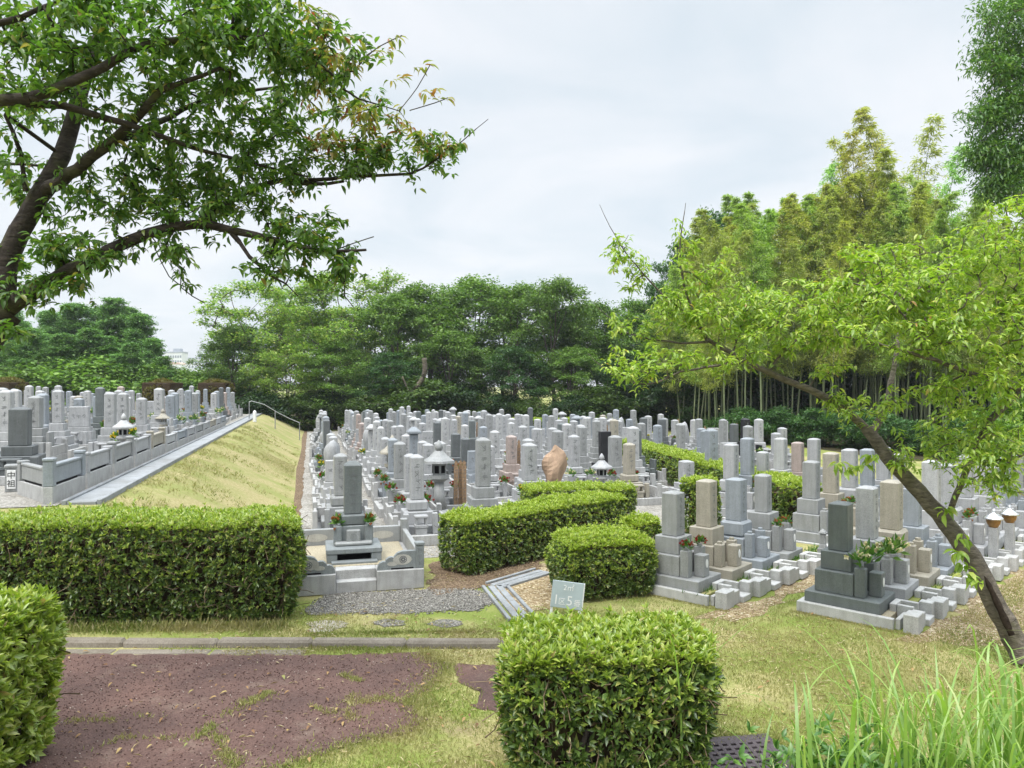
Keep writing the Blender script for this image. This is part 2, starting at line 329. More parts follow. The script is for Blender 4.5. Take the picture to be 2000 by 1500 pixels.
mb = MB(); mb.quad((-3000, -200, 0), (3000, -200, 0), (3000, 5000, 0), (-3000, 5000, 0)); tag(mb.obj('ground', M['ground']), kind='structure')
# raised terrace with its grass bank
prof = [(-.40, 0), (-.75, .14), (-1.2, .36), (-1.7, .64), (-2.1, .86), (-2.45, 1.02), (-2.75, 1.09), (-3.1, 1.1), (-9, 1.1), (-16, 1.1), (-60, 1.1)]
us = [9.9, 10.4, 11.0, 13, 16, 20, 25, 30, 34, 37, 40, 43, 46, 49, 52, 56, 60]
V = []; F = []
for iu, u in enumerate(us):
    k = min(1, max(0, (u - 9.9) / 1.1)) * min(1, max(0, (62 - u) / 12)); k = k * k * (3 - 2 * k)
    for v, z in prof: V.append((*UV(u, v + (.04 * math.sin(u * 1.7 + v) if v > -2.7 else 0)), z * k + .001))
m_ = len(prof)
for i in range(len(us) - 1):
    for j in range(m_ - 1): F.append((i * m_ + j, i * m_ + j + 1, (i + 1) * m_ + j + 1, (i + 1) * m_ + j))
me = bpy.data.meshes.new('terrace'); me.from_pydata(V, [], [tuple(reversed(f)) for f in F]); me.polygons.foreach_set('use_smooth', [True] * len(F))
tag(link('terrace', me, M['bank']), kind='structure')
def strip(name, u0, u1, v0, v1, z, mat, jit=.02): return sheet(name, [UV(u0, v0), UV(u0, v1), UV(u1, v1), UV(u1, v0)], z, mat, jit, .4, 3)
sheet('forest_floor', [(-6, 47.5), (10, 46.5), (12.5, 36), (14, 27), (40, 22), (60, 70), (-30, 75), (-22, 62)], .01, M['litter'], .3, 1.5, 19)
strip('terrace_gravel', 11.1, 47, -18, -3.28, 1.112, M['field']); strip('soil_strip', 9.5, 48, -.62, -.22, .012, M['soil'], .04)
strip('grave_field', 11.6, 46, -.28, 9.0, .006, M['field'], .03)
sheet('grave_field', [UV(15.5, 8.9), UV(15.5, 13.8), UV(46, 13.8), UV(46, 8.9)], .008, M['field'], .05, .4, 5)
mb = MB()
for k in range(24):
    u = 11.2 + k * 1.5; x, y = UV(u + .74, -3.0); mb.box(x, y, 1.08, .36, 1.48, .06, .01, 1, TU)
    for s in (-1, 1): x, y = UV(u + .74, -3.0 + s * .215); mb.box(x, y, 1.08, .06, 1.48, .085, .008, 1, TU)
tag(mb.obj('drain_path', M['concrete_light']), kind='structure')
# red path, with irregular worn edge
redp = [(-6.5, 7.47), (-3.0, 7.46), (-2.0, 7.44), (-.95, 7.5), (-.62, 7.15), (-.7, 6.85), (-.75, 6.6), (-.85, 6.3), (-.7, 6.0), (-.75, 5.8), (-1.15, 5.6), (-1.5, 5.35), (-1.9, 4.9), (-2.3, 4.3), (-2.6, 3.2), (-6.5, 3.2)]
sheet('path', redp, .006, M['red'], .035, .07, 8)
sheet('path', [(-.55, 7.2), (.1, 7.15), (.25, 6.3), (-.1, 6.1), (-.35, 6.25), (-.25, 6.5), (-.5, 6.75)], .006, M['red'], .03, .06, 9)
mb = MB(); kx = -6.0; g_ = random.Random(4)
while kx < -.1:
    w = .98; yk = 7.68 - .008 * (kx + 6); big = kx < -2.6
    mb.box(kx + w / 2, yk + .04, -.05, w - .005, .15, .12 + g_.uniform(-.006, .006), .025, 1, -.008 + g_.uniform(-.003, .003), None, .8, (0, .02)); kx += w
    if big: mb.box(kx - w / 2, yk - .14, -.05, w - .004, .15, .06, .02, 1, 0)
tag(mb.obj('kerb', M['kerb']), kind='structure')
gp = [G(592, 1200), G(640, 1160), G(830, 1152), G(935, 1152), G(968, 1172), G(940, 1192), G(780, 1198)]
sheet('gravel', gp, .007, M['gravel'], .06, .1, 6)
for k, (a, b, w) in enumerate(((760, 1217, .22), (870, 1217, .24), (640, 1222, .3))):
    x, y = G(a, b); sheet('gravel', [(x + w * math.cos(q) * g_.uniform(.6, 1), y + w * .8 * math.sin(q) * g_.uniform(.6, 1)) for q in np.arange(0, 6.28, .5)], .0065, M['gravel'] if k < 2 else M['concrete'], .02, .08, k)
sheet('soil', [G(838, 1165), G(845, 1100), G(1000, 1060), G(1055, 1085), G(1060, 1115), G(965, 1142), G(930, 1150)], .0095, M['soil'], .07, .12, 11)
sheet('soil', [rpt(B0, -1.6, -2.2), rpt(B0, -1.3, -.75), rpt(B0, 1.2, -.8), rpt(B0, 4, -1.4), rpt(B0, 4, -2.6)], .008, M['mulch'], .1, .15, 17)
sheet('soil', [G(1000, 1195), G(975, 1155), G(1060, 1128), G(1110, 1150), G(1075, 1190)], .0095, M['mulch'], .07, .12, 12)
# drain channel with two legs
mb = MB(); A, B, C = Vector((*G(1062, 1117), 0)), Vector((*G(966, 1146), 0)), Vector((*G(1022, 1212), 0))
for a, b in ((A, B), (B, C)):
    d = (b - a); n = max(1, int(d.length / .5)); d.normalize(); q = Vector((-d.y, d.x, 0)); ln = (b - a).length / n; rz = math.atan2(d.y, d.x)
    for k in range(n):
        c = a + d * ln * (k + .5)
        for s, w, h in ((-.16, .045, .05), (.16, .045, .05), (-.05, .085, .035), (.055, .085, .035)): mb.box(c.x + q.x * s, c.y + q.y * s, -.01, ln - .012, w, h, .006, 1, rz)
tag(mb.obj('drain_channel', M['drain']), kind='structure')
sheet('walkway', [rpt(B0, -1.0, .8), rpt(A0, -1.2, -.75), rpt(A0, 12, -.75), rpt(B0, 12, .75)], .004, M['mulch'], .12, .2, 13)
sheet('walkway', [rpt(A0, -.7, .85), rpt(A0, 14, .8), rpt(A0, 14, 2.6), rpt(A0, .2, 2.4)], .004, M['mulch'], .15, .2, 14)
sheet('walkway', [rpt(B0, 0, -.9), rpt(B0, 12, -.9), rpt(B0, 12, -4.4), rpt(B0, 3, -2.4), rpt(B0, 1.2, -1.6)], .005, M['field'], .1, .2, 15)

# ------------------------------------------------------------------ gravestones
ORD = ['first', 'second', 'third', 'fourth', 'fifth', 'sixth', 'seventh', 'eighth', 'ninth', 'tenth', 'eleventh', 'twelfth', 'thirteenth', 'fourteenth',
       'fifteenth', 'sixteenth', 'seventeenth', 'eighteenth', 'nineteenth', 'twentieth', 'twenty-first', 'twenty-second', 'twenty-third', 'twenty-fourth', 'twenty-fifth', 'twenty-sixth']
TINT = {'light grey': (0.348, 0.354, 0.363), 'pale grey': (0.399, 0.403, 0.407), 'blue-grey': (0.259, 0.284, 0.310), 'mid-grey': (0.274, 0.281, 0.281), 'dark grey': (0.114, 0.124, 0.128),
        'black': (0.020, 0.020, 0.023), 'tan': (.33, .305, .25) if 1 else (0.363, 0.322, 0.242), 'pinkish': (0.350, 0.289, 0.262), 'orange-brown': (.40, .275, .19), 'greenish grey': (0.134, 0.151, 0.151)}
FOUND = (.385, .385, .38)
def glyphs(mb, x, z0, z1, y, w, n, g):
    w *= .8; h = (z1 - z0) / n
    for k in range(n):
        zc = z1 - h * (k + .5); s = min(h * .8, w)
        for q in range(6):
            a = g.choice((0, 0, 90, 90, 35, -40)); l = s * g.uniform(.45, 1.0); cx = x + g.uniform(-.28, .28) * s; cz = zc + g.uniform(-.36, .36) * s
            ca, sa = math.cos(R(a)) * l / 2, math.sin(R(a)) * l / 2; t = s * .032; nx, nz = -math.sin(R(a)) * t, math.cos(R(a)) * t
            mb.quad((cx - ca + nx, y, cz - sa + nz), (cx - ca - nx, y, cz - sa - nz), (cx + ca - nx, y, cz + sa - nz), (cx + ca + nx, y, cz + sa + nz))
    return mb
def rock(mb, cx, cy, z0, sx, sy, h, seed, n=14, m=9, ro=1.0):
    g = random.Random(seed); ph = [g.uniform(0, 6.28) for _ in range(6)]; n0 = len(mb.v)
    for j in range(m + 1):
        w = j / m; r = (.66 + .42 * math.sin(w * 2.7)) * max(.06, 1 - w ** 7) ** .5
        for k in range(n):
            a = 2 * math.pi * k / n; q = 1 + ro * .14 * math.sin(2 * a + ph[0] + w * 3) + ro * .08 * math.sin(3 * a + ph[1] - w * 5) + .05 * math.sin(5 * a + ph[2] + w * 9)
            mb.v.append((cx + sx / 2 * r * q * math.cos(a) + .06 * sx * math.sin(w * 4 + ph[3]), cy + sy / 2 * r * q * math.sin(a), z0 + h * w + .03 * ro * ro * h * math.sin(a + ph[4]) * w))
    for j in range(m):
        for k in range(n): a, b = n0 + j * n + k, n0 + j * n + (k + 1) % n; mb.f.append((a, b, b + n, a + n))
    mb.f.append(tuple(n0 + m * n + k for k in range(n))); return mb
GM, GR = M['granite'], M['granite_rough']
class Spec:
    def __init__(s): s.parts = []
    def add(s, name, mb, mat=GM, parent=None, keep=False, smooth=False): s.parts.append((name, mb.mesh(name, mat, smooth), parent, keep)); return len(s.parts) - 1
def place(spec, name, x, y, z, rz, sc, tint, label, cat, group):
    r = empty(name, (x, y, z), rz, sc); r.rotation_euler = (rnd.uniform(-.009, .009), rnd.uniform(-.009, .009), rz); tag(r, label, cat, group); obs = []
    for nm, me, par, keep in spec.parts:
        o = bpy.data.objects.new(nm, me); COL.objects.link(o); o.parent = r if par is None else obs[par]
        o.color = (*(FOUND if keep == 'f' else tint), 1); obs.append(o)
    return r
def frame_kerb(mb, w, d, h, t=.09):
    for sx in (-1, 1): mb.box(sx * (w - t) / 2, 0, 0, t, d, h)
    for sy in (-1, 1): mb.box(0, sy * (d - t) / 2, 0, w - 2 * t - .004, t, h - .003)
    mb.box(0, 0, 0, w - 2 * t - .004, d - 2 * t - .004, h * .72, .003); return mb
def base_parts(sp, style, seed):
    g = random.Random(seed)
    f = frame_kerb(MB(), 1.16, 1.3, .16)
    if style in ('walled', 'stele'):
        for sx in (-1, 1): f.box(sx * .53, .1, .162, .06, .95, .2); f.box(sx * .53, -.53, .162, .1, .1, .3)
        f.box(0, .6, .162, 1.0, .06, .2)
        for sx in (-1, 1): f.box(sx * .53, .6, .163, .1, .1, .3)
    sp.add('foundation', f, GR, None, 'f')
    sp.add('slab', MB().box(0, .16, .115, .82, .74, .12)); return .235
def stone_spec(style, seed):
    g = random.Random(seed); sp = Spec(); z = base_parts(sp, style, seed); yc = .24
    if style == 'wide':
        sp.add('lower_base', MB().box(0, yc, z, .74, .42, .2)); z += .2
        sp.add('upper_base', MB().box(0, yc, z, .62, .32, .1)); z += .1
        p = sp.add('headstone', MB().box(0, yc, z, .56, .17, .48, .015, 1, 0, .94)); mb = MB()
        for k in (-1, 0, 1): glyphs(mb, k * .14, z + .15, z + .36, yc - .0872, .11, 1, g)
        sp.add('inscription', mb, M['carve'], p)
    elif style == 'rock':
        sp.add('lower_base', MB().box(0, yc, z, .6, .5, .2)); z += .2
        sp.add('headstone', rock(MB(), 0, yc, z, .5, .3, .8, seed), GR, None, False, True)
    else:
        w, h = {'std': (.27, .66), 'tall': (.235, .74), 'roof': (.25, .6), 'walled': (.27, .68), 'stele': (.26, .66)}[style]
        sp.add('lower_base', MB().box(0, yc, z, .6, .56, .2, .01)); z += .2
        if style in ('tall', 'stele'):
            sp.add('middle_base', MB().box(0, yc, z, .46, .44, .13, .012)); z += .13
        sp.add('upper_base', MB().box(0, yc, z, .42 if style != 'tall' else .35, .4 if style != 'tall' else .35, .17, .03 if style == 'walled' else .01)); z += .17
        pm = MB().box(0, yc, z, w, w, h, .014); pm.box(0, yc, z + h - .003, w - .012, w - .012, .04, .003, .35)
        p = sp.add('headstone', pm)
        sp.add('inscription', glyphs(MB(), 0, z + .1, z + h - .06, yc - w / 2 - .0022, w * .5, 4, g), M['carve'], p)
        if style == 'roof':
            z += h + .02; sp.add('roof_stone', MB().box(0, yc, z, .42, .42, .06, .01).box(0, yc, z + .06, .40, .40, .1, .01, .3))
        if style == 'stele':
            sp.add('side_tablet', MB().box(.41, -.05, .16, .07, .34, .5, .01).box(.41, -.05, .11, .14, .42, .05))
    for sx in (-1, 1): sp.add('flower_vase', MB().box(sx * .29, -.26, .115, .11, .11, .33, .01))
    sp.add('incense_box', MB().box(0, -.33, .115, .22, .18, .12).box(0, -.33, .235, .26, .2, .05).box(-.09, -.33, .285, .03, .16, .1, .004).box(.09, -.33, .285, .03, .16, .1, .004).box(0, -.33, .385, .27, .2, .04, .01))
    return sp
SPECS = {k: [stone_spec(k, 10 * i + j) for j in range(2)] for i, k in enumerate(('std', 'tall', 'roof', 'walled', 'stele', 'wide', 'rock'))}
# bouquets
def bouquet_spec(seed, pet, n=14):
    g = np.random.default_rng(seed); sp = Spec(); d = unit(g.normal(size=(n * 5, 3)) * [.7, .7, .5] + [0, 0, 1.0]); ln = g.uniform(.08, .18, n * 5)
    v, f = leaves(T_FOLD, g.normal(size=(n * 5, 3)) * [.02, .02, .03] + [0, 0, .04] + d * .05, d, rvec(g, n * 5), ln, ln * .3)
    sp.parts.append(('stems', np_mesh('stems', v, f, M['weed']), None, False))
    c = unit(g.normal(size=(n, 3)) * [.8, .8, .6] + [0, 0, 1.1]) * g.uniform(.10, .19, (n, 1)) + [0, 0, .05]; k = 14
    C = np.repeat(c, k, 0); dd = rvec(g, n * k); v, f = leaves(T_FOLD, C, dd, rvec(g, n * k), .04, .035)
    sp.parts.append(('blossoms', np_mesh('blossoms', v, f, pet), None, False)); return sp
BQ = {'dark red': bouquet_spec(1, M['petal_red']), 'rust-red': bouquet_spec(2, M['petal_rust']), 'yellow': bouquet_spec(3, M['petal_yellow']), 'cream': bouquet_spec(4, M['petal_white'], 9)}
def bouquet(kind, x, y, z, label, group='flower bouquets in grave vases', sc=1.0):
    place(BQ[kind], 'flower_bouquet', x, y, z, rnd.uniform(0, 6), sc, (1, 1, 1), label, 'flowers', group)
def loc2w(r, lx, ly, lz):
    s = r.scale; a = r.rotation_euler[2]; x, y = lx * s[0], ly * s[1]
    return (r.location.x + x * math.cos(a) - y * math.sin(a), r.location.y + x * math.sin(a) + y * math.cos(a), r.location.z + lz * s[2])
KIND = {'std': 'square gravestone', 'tall': 'slim tall gravestone', 'roof': 'roof-capped gravestone', 'walled': 'low-walled gravestone', 'stele': 'gravestone with side tablet', 'wide': 'broad low gravestone', 'rock': 'natural rock gravestone'}
def pick_style(g): return g.choices(list(SPECS), (34, 22, 5, 18, 12, 6, 3))[0]
def pick_tint(g): return g.choices(list(TINT), (32, 26, 20, 12, 5, 1, 3, 2, 0, 2))[0]
# hand-placed stones of the central field: (row, column) -> style, tint, height scale
wt = Spec(); wm = MB()
wm.prism([(-.045, 0), (.045, 0), (.045, 1.25), (.03, 1.28), (.03, 1.31), (.045, 1.34), (0, 1.42), (-.045, 1.34), (-.03, 1.31), (-.03, 1.28), (-.045, 1.25)], -.006, .006); p_ = wt.add('board', wm, M['wood']); wt.add('inscription', glyphs(MB(), 0, .3, 1.2, -.0075, .07, 9, random.Random(5)), M['carve'], p_)
SPECIAL = {}
def clear_central(x, y, v, u):
    s = (Vector((x, y, 0)) - B0).dot(FD); t = (Vector((x, y, 0)) - B0).dot(RD)
    if s > -4.6 and x > -1.9 and y < 14.2: return False
    if s > -4.2 and t < 16: return False
    if -.8 < x < 3.4 and y < 15.3: return False
    for cx_, cy_, rr_ in ((-1.5, 15.3, .85), (2.07, 17, .8), (.9, 15.2, 1.3), (-.48, 13.4, 1.0), (.42, 15.8, .9), (2.66, 18.5, .9), (2.5, 21, .8), (3.15, 18.8, .8)):
        if math.hypot(x - cx_, y - cy_) < rr_: return False
    for (x0, y0, x1, y1, w) in ((4.0, 25.6, 5.55, 13.6, 1.05),):
        k = max(0, min(1, ((x - x0) * (x1 - x0) + (y - y0) * (y1 - y0)) / ((x1 - x0) ** 2 + (y1 - y0) ** 2)))
        if math.hypot(x - x0 - k * (x1 - x0), y - y0 - k * (y1 - y0)) < w: return False
    if abs(x - 1.25) < 1.1 and abs(y - 15.0) < .9: return False
    return True
ROWU = [12.6 + 1.5 * k for k in range(20)]
count = 0
for iu, u in enumerate(ROWU):
    for iv in range(14):
        g = random.Random(iu * 37 + iv); v = .57 + 1.13 * iv + (.18 if iv % 2 else -.05) + g.uniform(-.06, .06)
        uu = u + (.35 if iv in (1, 2, 5, 6, 9, 10) else 0) + g.uniform(-.12, .12); x, y = UV(uu, v); px, py = proj(x, y, 1.2)
        if not (560 < px < 1900) or not clear_central(x, y, v, uu): continue
        if iv > 7 and uu > 35: continue
        st, ti = SPECIAL.get((iu, iv), (pick_style(g), pick_tint(g))); sp = SPECS[st][g.randrange(2)]
        if iv == 0 and iu < 1: continue
        hs = g.uniform(.95, 1.17) if st not in ('wide', 'rock') else g.uniform(.95, 1.1)
        where = f'{ORD[iv]} from the grass bank, {ORD[iu]} central row'
        r = place(sp, 'gravestone', x, y, .006, TU + g.uniform(-.03, .03), (g.uniform(.82, .94), .92, hs), TINT[ti], f'{ti} {KIND[st]}, {where}', 'gravestone', 'gravestones in the central field')
        count += 1
        if g.random() < .1 and uu < 30:
            X, Y, Z = loc2w(r, .3, .5, 0); place(wt, 'memorial_tablet', X, Y, .006, TU, (1, 1, g.uniform(.75, .95)), (1, 1, 1), f'wooden memorial tablet behind the {ORD[iv]} grave from the bank, {ORD[iu]} central row', 'memorial tablet', 'wooden memorial tablets')
        if g.random() < (.42 if uu < 26 else .2):
            kd = g.choice(['rust-red', 'rust-red', 'dark red', 'yellow', 'cream'])
            for sx, sd_ in ((-1, 'left'), (1, 'right')):
                if uu > 27 and sx > 0: continue
                X, Y, Z = loc2w(r, sx * .29, -.26, .43)
                bouquet(kd, X, Y, Z, f'{kd} bouquet, {sd_} vase, {ORD[iv]} grave from the bank, {ORD[iu]} central row', sc=.8)
for px_, Y_, n_ in ((890, 15.9, 'left'), (899, 16.0, 'middle'), (907, 15.95, 'right')): place(wt, 'memorial_tablet', (px_ - 1000) / FPX * Y_, Y_, .006, TU, (1, 1, .78), (1, 1, 1), f'{n_} one of three brown wooden memorial tablets right of the tall stone lantern', 'memorial tablet', 'wooden memorial tablets')
# terrace
for iu in range(20):
    for iv in range(15):
        g = random.Random(900 + iu * 41 + iv); u = 12.4 + 1.65 * iu + g.uniform(-.2, .2); v = -4.15 - 1.2 * iv - (.25 if iv % 2 else 0) + g.uniform(-.1, .1)
        x, y = UV(u, v); px, py = proj(x, y, 2.3)
        if math.hypot(x + 7.56, y - 11.2) < 1.5: continue
        if y < 9 or not (-40 < px < 500) or g.random() < .2: continue
        if iu > 10 and iv % 2 and iv > 2: continue
        st = pick_style(g); ti = g.choices(list(TINT), (32, 26, 24, 10, 2, 0, 3, 2, 0, 1))[0]; sp = SPECS[st][g.randrange(2)]
        r = place(sp, 'gravestone', x, y, 1.113, TU + g.uniform(-.03, .03), (.86, .9, g.uniform(.9, 1.1)), TINT[ti],
                  f'{ti} {KIND[st]}, {ORD[iv]} from the drain path, {ORD[iu]} terrace row', 'gravestone', 'gravestones on the raised terrace'); count += 1
        if g.random() < .4:
            kd = g.choice(['rust-red', 'rust-red', 'yellow', 'cream']); X, Y, Z = loc2w(r, .29, -.26, .43)
            bouquet(kd, X, Y, Z, f'{kd} bouquet at the {ORD[iv]} grave from the drain path, {ORD[iu]} terrace row')
# nearest family grave, on its own stepped foundation
def first_grave():
    gx, gy = G(697, 1158); r = empty('family_grave', (gx, gy, .006), TU); tag(r, 'grey family grave on a stepped granite foundation at the front of the bank-side column', 'gravestone')
    def p(name, mb, tint, mat=GM, parent=r, smooth=False):
        o = mb.obj(name, mat, parent, smooth); o.color = (*tint, 1); return o
    g = random.Random(3); lt = (.38, .38, .375); gy_ = (.21, .23, .235); md = (.29, .30, .30)
    p('foundation', MB().box(-.575, .95, 0, .62, 1.9, .255, .008).box(.575, .95, 0, .62, 1.9, .258, .008).box(0, 1.1, 0, .528, 1.6, .22), lt, GR)
    st = p('step', MB().box(0, .13, 0, .524, .22, .145, .006), lt, GR); p('step', MB().box(0, .27, .1, .526, .2, .165, .006), lt, GR)
    p('straw_bed', MB().box(0, 1.08, .215, 1.5, 1.4, .06, .01), (1, 1, 1), M['sandbed'])
    for s in (-1, 1):
        ol = [(.0, 0), (.56, 0), (.56, .235), (.33, .235), (.27, .215), (.235, .18), (.22, .155), (.19, .165), (.155, .16), (.12, .135), (.105, .105), (.075, .11), (.035, .09), (.01, .05)]
        ol = [(s * (.27 + a), .258 + b) for a, b in ol]; ol = ol if s < 0 else ol[::-1]
        f = p('fence_panel', MB().prism(ol, .05, .13), gy_)
        el = lambda cx, cz, a, b, y, n=18: [(cx + a * math.cos(2 * math.pi * k / n), y, cz + b * math.sin(2 * math.pi * k / n)) for k in range(n)]
        mbo = MB()
        for cx, cz, a, b in ((.6, .385, .125, .07), (.47, .335, .07, .03)):
            e = el(s * cx, cz, a, b, .0478); mbo.v += e; mbo.f.append(tuple(range(len(mbo.v) - len(e), len(mbo.v))))
        p('oval_inset', mbo, (.45, .44, .40), GR, f)
        mbc = MB(); e0, e1 = el(s * .61, .385, .05, .05, .0455), el(s * .61, .385, .04, .04, .0455); n0 = len(mbc.v); mbc.v += e0 + e1
        for k in range(18): mbc.f.append((k, (k + 1) % 18, 18 + (k + 1) % 18, 18 + k))
        for q in range(6): e = el(s * .61 + .022 * math.cos(q * 1.047), .385 + .022 * math.sin(q * 1.047), .013, .013, .0455, 8); mbc.v += e; mbc.f.append(tuple(range(len(mbc.v) - 8, len(mbc.v))))
        p('crest', mbc, (.2, .2, .2), M['carve'], f)
        p('slot_shade_strip', MB().box(s * .6, .088, .2585, .3, .0836, .02, .002), (0, 0, 0), M['shade_fill'], f)  # black strip painted in as the shade of a slot
        po = p('corner_post', MB().box(s * .835, .09, .258, .11, .11, .30, .01).box(s * .835, .09, .56, .125, .125, .045, .01), gy_)
        p('carved_letters', glyphs(MB(), s * .835, .28, .54, .0335, .075, 3, g), (0, 0, 0), M['carve'], po)
        p('side_wall', MB().box(s * .84, .98, .258, .07, 1.65, .21, .008), md)
        p('back_post', MB().box(s * .835, 1.83, .258, .11, .11, .36, .01), md)
    bw = p('back_wall', MB().box(0, 1.84, .262, 1.55, .08, .25, .008), md)
    mbo = MB()
    for s in (-1, 1):
        e = [(s * .5 + .17 * math.cos(k * .35), 1.7978, .385 + .06 * math.sin(k * .35)) for k in range(18)]; mbo.v += e; mbo.f.append(tuple(range(len(mbo.v) - 18, len(mbo.v))))
    p('oval_inset', mbo, (.45, .44, .40), GR, bw)
    z = .272; dk = (.135, .15, .153)
    p('base_table', MB().box(-.3, .85, z, .14, .62, .12).box(.3, .85, z, .14, .62, .12).box(0, .86, z + .12, .76, .66, .075, .012).box(0, .5, z, .62, .14, .035), gy_); p('opening_shade_block', MB().box(0, .9, z, .455, .5, .118, .002), (0, 0, 0), M['shade_fill'])  # black block between the legs stands for the shade under the table
    z += .195
    p('lower_base', MB().box(0, 1.0, z, .42, .36, .26, .012), gy_); p('front_tray', MB().box(0, .74, z, .52, .12, .055, .018), md)
    for s in (-1, 1): p('flower_vase', MB().box(s * .215, .84, z, .115, .13, .27, .012), gy_)
    ib = p('incense_box', MB().box(0, .80, z + .02, .19, .14, .19, .01), md)
    mbc = MB(); e = [(.05 * math.cos(k * .35), .7278, z + .115 + .05 * math.sin(k * .35)) for k in range(18)]; mbc.v += e; mbc.f.append(tuple(range(18))); p('crest', mbc, (.25, .26, .26), GR, ib)
    z += .26; p('upper_base', MB().box(0, 1.0, z, .35, .34, .15, .02), dk); z += .15
    h = p('headstone', MB().box(0, 1.0, z, .245, .245, .70, .012).box(0, 1.0, z + .697, .235, .235, .05, .004, .4), dk)
    p('inscription', glyphs(MB(), 0, z + .1, z + .62, .875, .12, 5, g), (0, 0, 0), M['carve'], h)
    for s, n in ((-1, 'left'), (1, 'right')):
        X, Y, Z = loc2w(r, s * .215, .84, .73); bouquet('rust-red', X, Y, Z, f'rust-red bouquet in the {n} vase of the family grave on the stepped foundation', sc=.7)
first_grave()
# right-hand plots
def plot_spec(bed):
    sp = Spec(); lt = 'f'
    sp.add('side_kerb', MB().box(-.365, -.06, 0, .07, 1.02, .125, .006).box(.0, .46, 0, .8, .07, .124, .006), GR)
    sp.add('entrance_block', MB().box(-.285, -.745, 0, .225, .15, .205, .006), GR); sp.add('entrance_block', MB().box(-.07, -.735, 0, .19, .13, .165, .006), GR)
    sp.add('entrance_step', MB().box(.15, -.755, 0, .235, .17, .075, .006), GR)
    sp.add('inner_kerb', MB().box(.045, -.59, 0, .055, .17, .185, .005).box(.255, -.58, 0, .06, .19, .187, .005).box(.15, -.46, 0, .27, .07, .186, .005).box(-.16, -.6, 0, .34, .05, .12, .005).box(.345, -.74, 0, .12, .14, .2, .006), GR)
    sp.add('plot_bed', MB().box(.03, -.04, 0, .72, .92, .10, .003), bed, None); return sp
PS = [plot_spec(M['sandbed']), plot_spec(M['ground'])]
def right_spec(var, seed):
    g = random.Random(seed); sp = Spec(); z = .10; yc = .115
    sp.add('slab', MB().box(0, .01, z, .64, .84, .15, .008) if var != 3 else MB().box(0, .01, z, .6, .78, .1, .008)); z += .15 if var != 3 else .1; zs = z
    sp.add('lower_base', MB().box(0, yc, z, .5, .44, .26, .008, 1, 0)); z += .26
    sp.add('upper_base', MB().box(0, yc, z, .36, .35, .22, .008 if var != 2 else .03)); z += .22
    h = (.56, .62, .6, .5)[var]; w = (.225, .22, .235, .2)[var]; mb = MB().box(0, yc, z, w, w, h, .01); mb.box(0, yc, z + h - .003, w - .012, w - .012, .022, .003, .5)
    p = sp.add('headstone', mb); mi = glyphs(MB(), 0, z + .1, z + h - .05, yc - w / 2 - .002, w * .5, 5, g); sp.add('inscription', mi, M['carve'], p)
    for s in (-1, 1): sp.add('flower_vase', MB().box(s * .185, -.17, zs, .115, .115, .34 if var != 1 else .3, .008).lathe([(.035, 0), (.035, .03)], s * .185, -.17, zs + .342 if var != 1 else zs + .302, 10))
    ib = sp.add('incense_box', MB().box(-.0, -.295, zs, .15, .14, .28, .008))
    mbc = MB(); mbc.lathe([(.042, 0), (.042, .004)], 0, 0, 0, 14); mbc.v = [(x * .75, -.367 - zz, zs + .17 + y * 1.3) for x, y, zz in mbc.v]; sp.add('white_crest', mbc, M['white'], ib); return sp
RS = [right_spec(v, 50 + v) for v in range(4)]
ROWA = [(0, 'greenish grey', 1.0, 0), (1, 'light grey', 1.04, 1), (2, 'tan', 1.06, 2), (3, 'blue-grey', 1.05, 3), (1, 'pale grey', 1.16, 4), (2, 'light grey', 1.1, 5), (0, 'light grey', 1.2, 6), (1, 'pale grey', 1.15, 7),
        (3, 'light grey', 1.05, 8), (0, 'blue-grey', 1.05, 9), (1, 'mid-grey', 1.0, 10), (2, 'light grey', 1.0, 11)]
ROWB = [(0, 'mid-grey', 1.0, 0), (1, 'tan', 1.02, 1), (2, 'blue-grey', 1.0, 2), (3, 'mid-grey', 1.12, 3), (0, 'mid-grey', 1.1, 5), (1, 'tan', 1.12, 6), (2, 'light grey', 1.15, 7), (1, 'blue-grey', 1.1, 8), (0, 'light grey', 1.15, 9), (3, 'pale grey', 1.1, 10)]
ROWC = [(2, 'light grey', 1.15, 6.6), (1, 'blue-grey', 1.2, 7.4), (3, 'light grey', 1.1, 8.2), (0, 'pale grey', 1.2, 9.2), (1, 'pinkish', 1.05, 10.2), (2, 'light grey', 1.1, 11.2)]
VAR = ['stone', 'stone of flush vases', 'rounded-base stone', 'short stone']
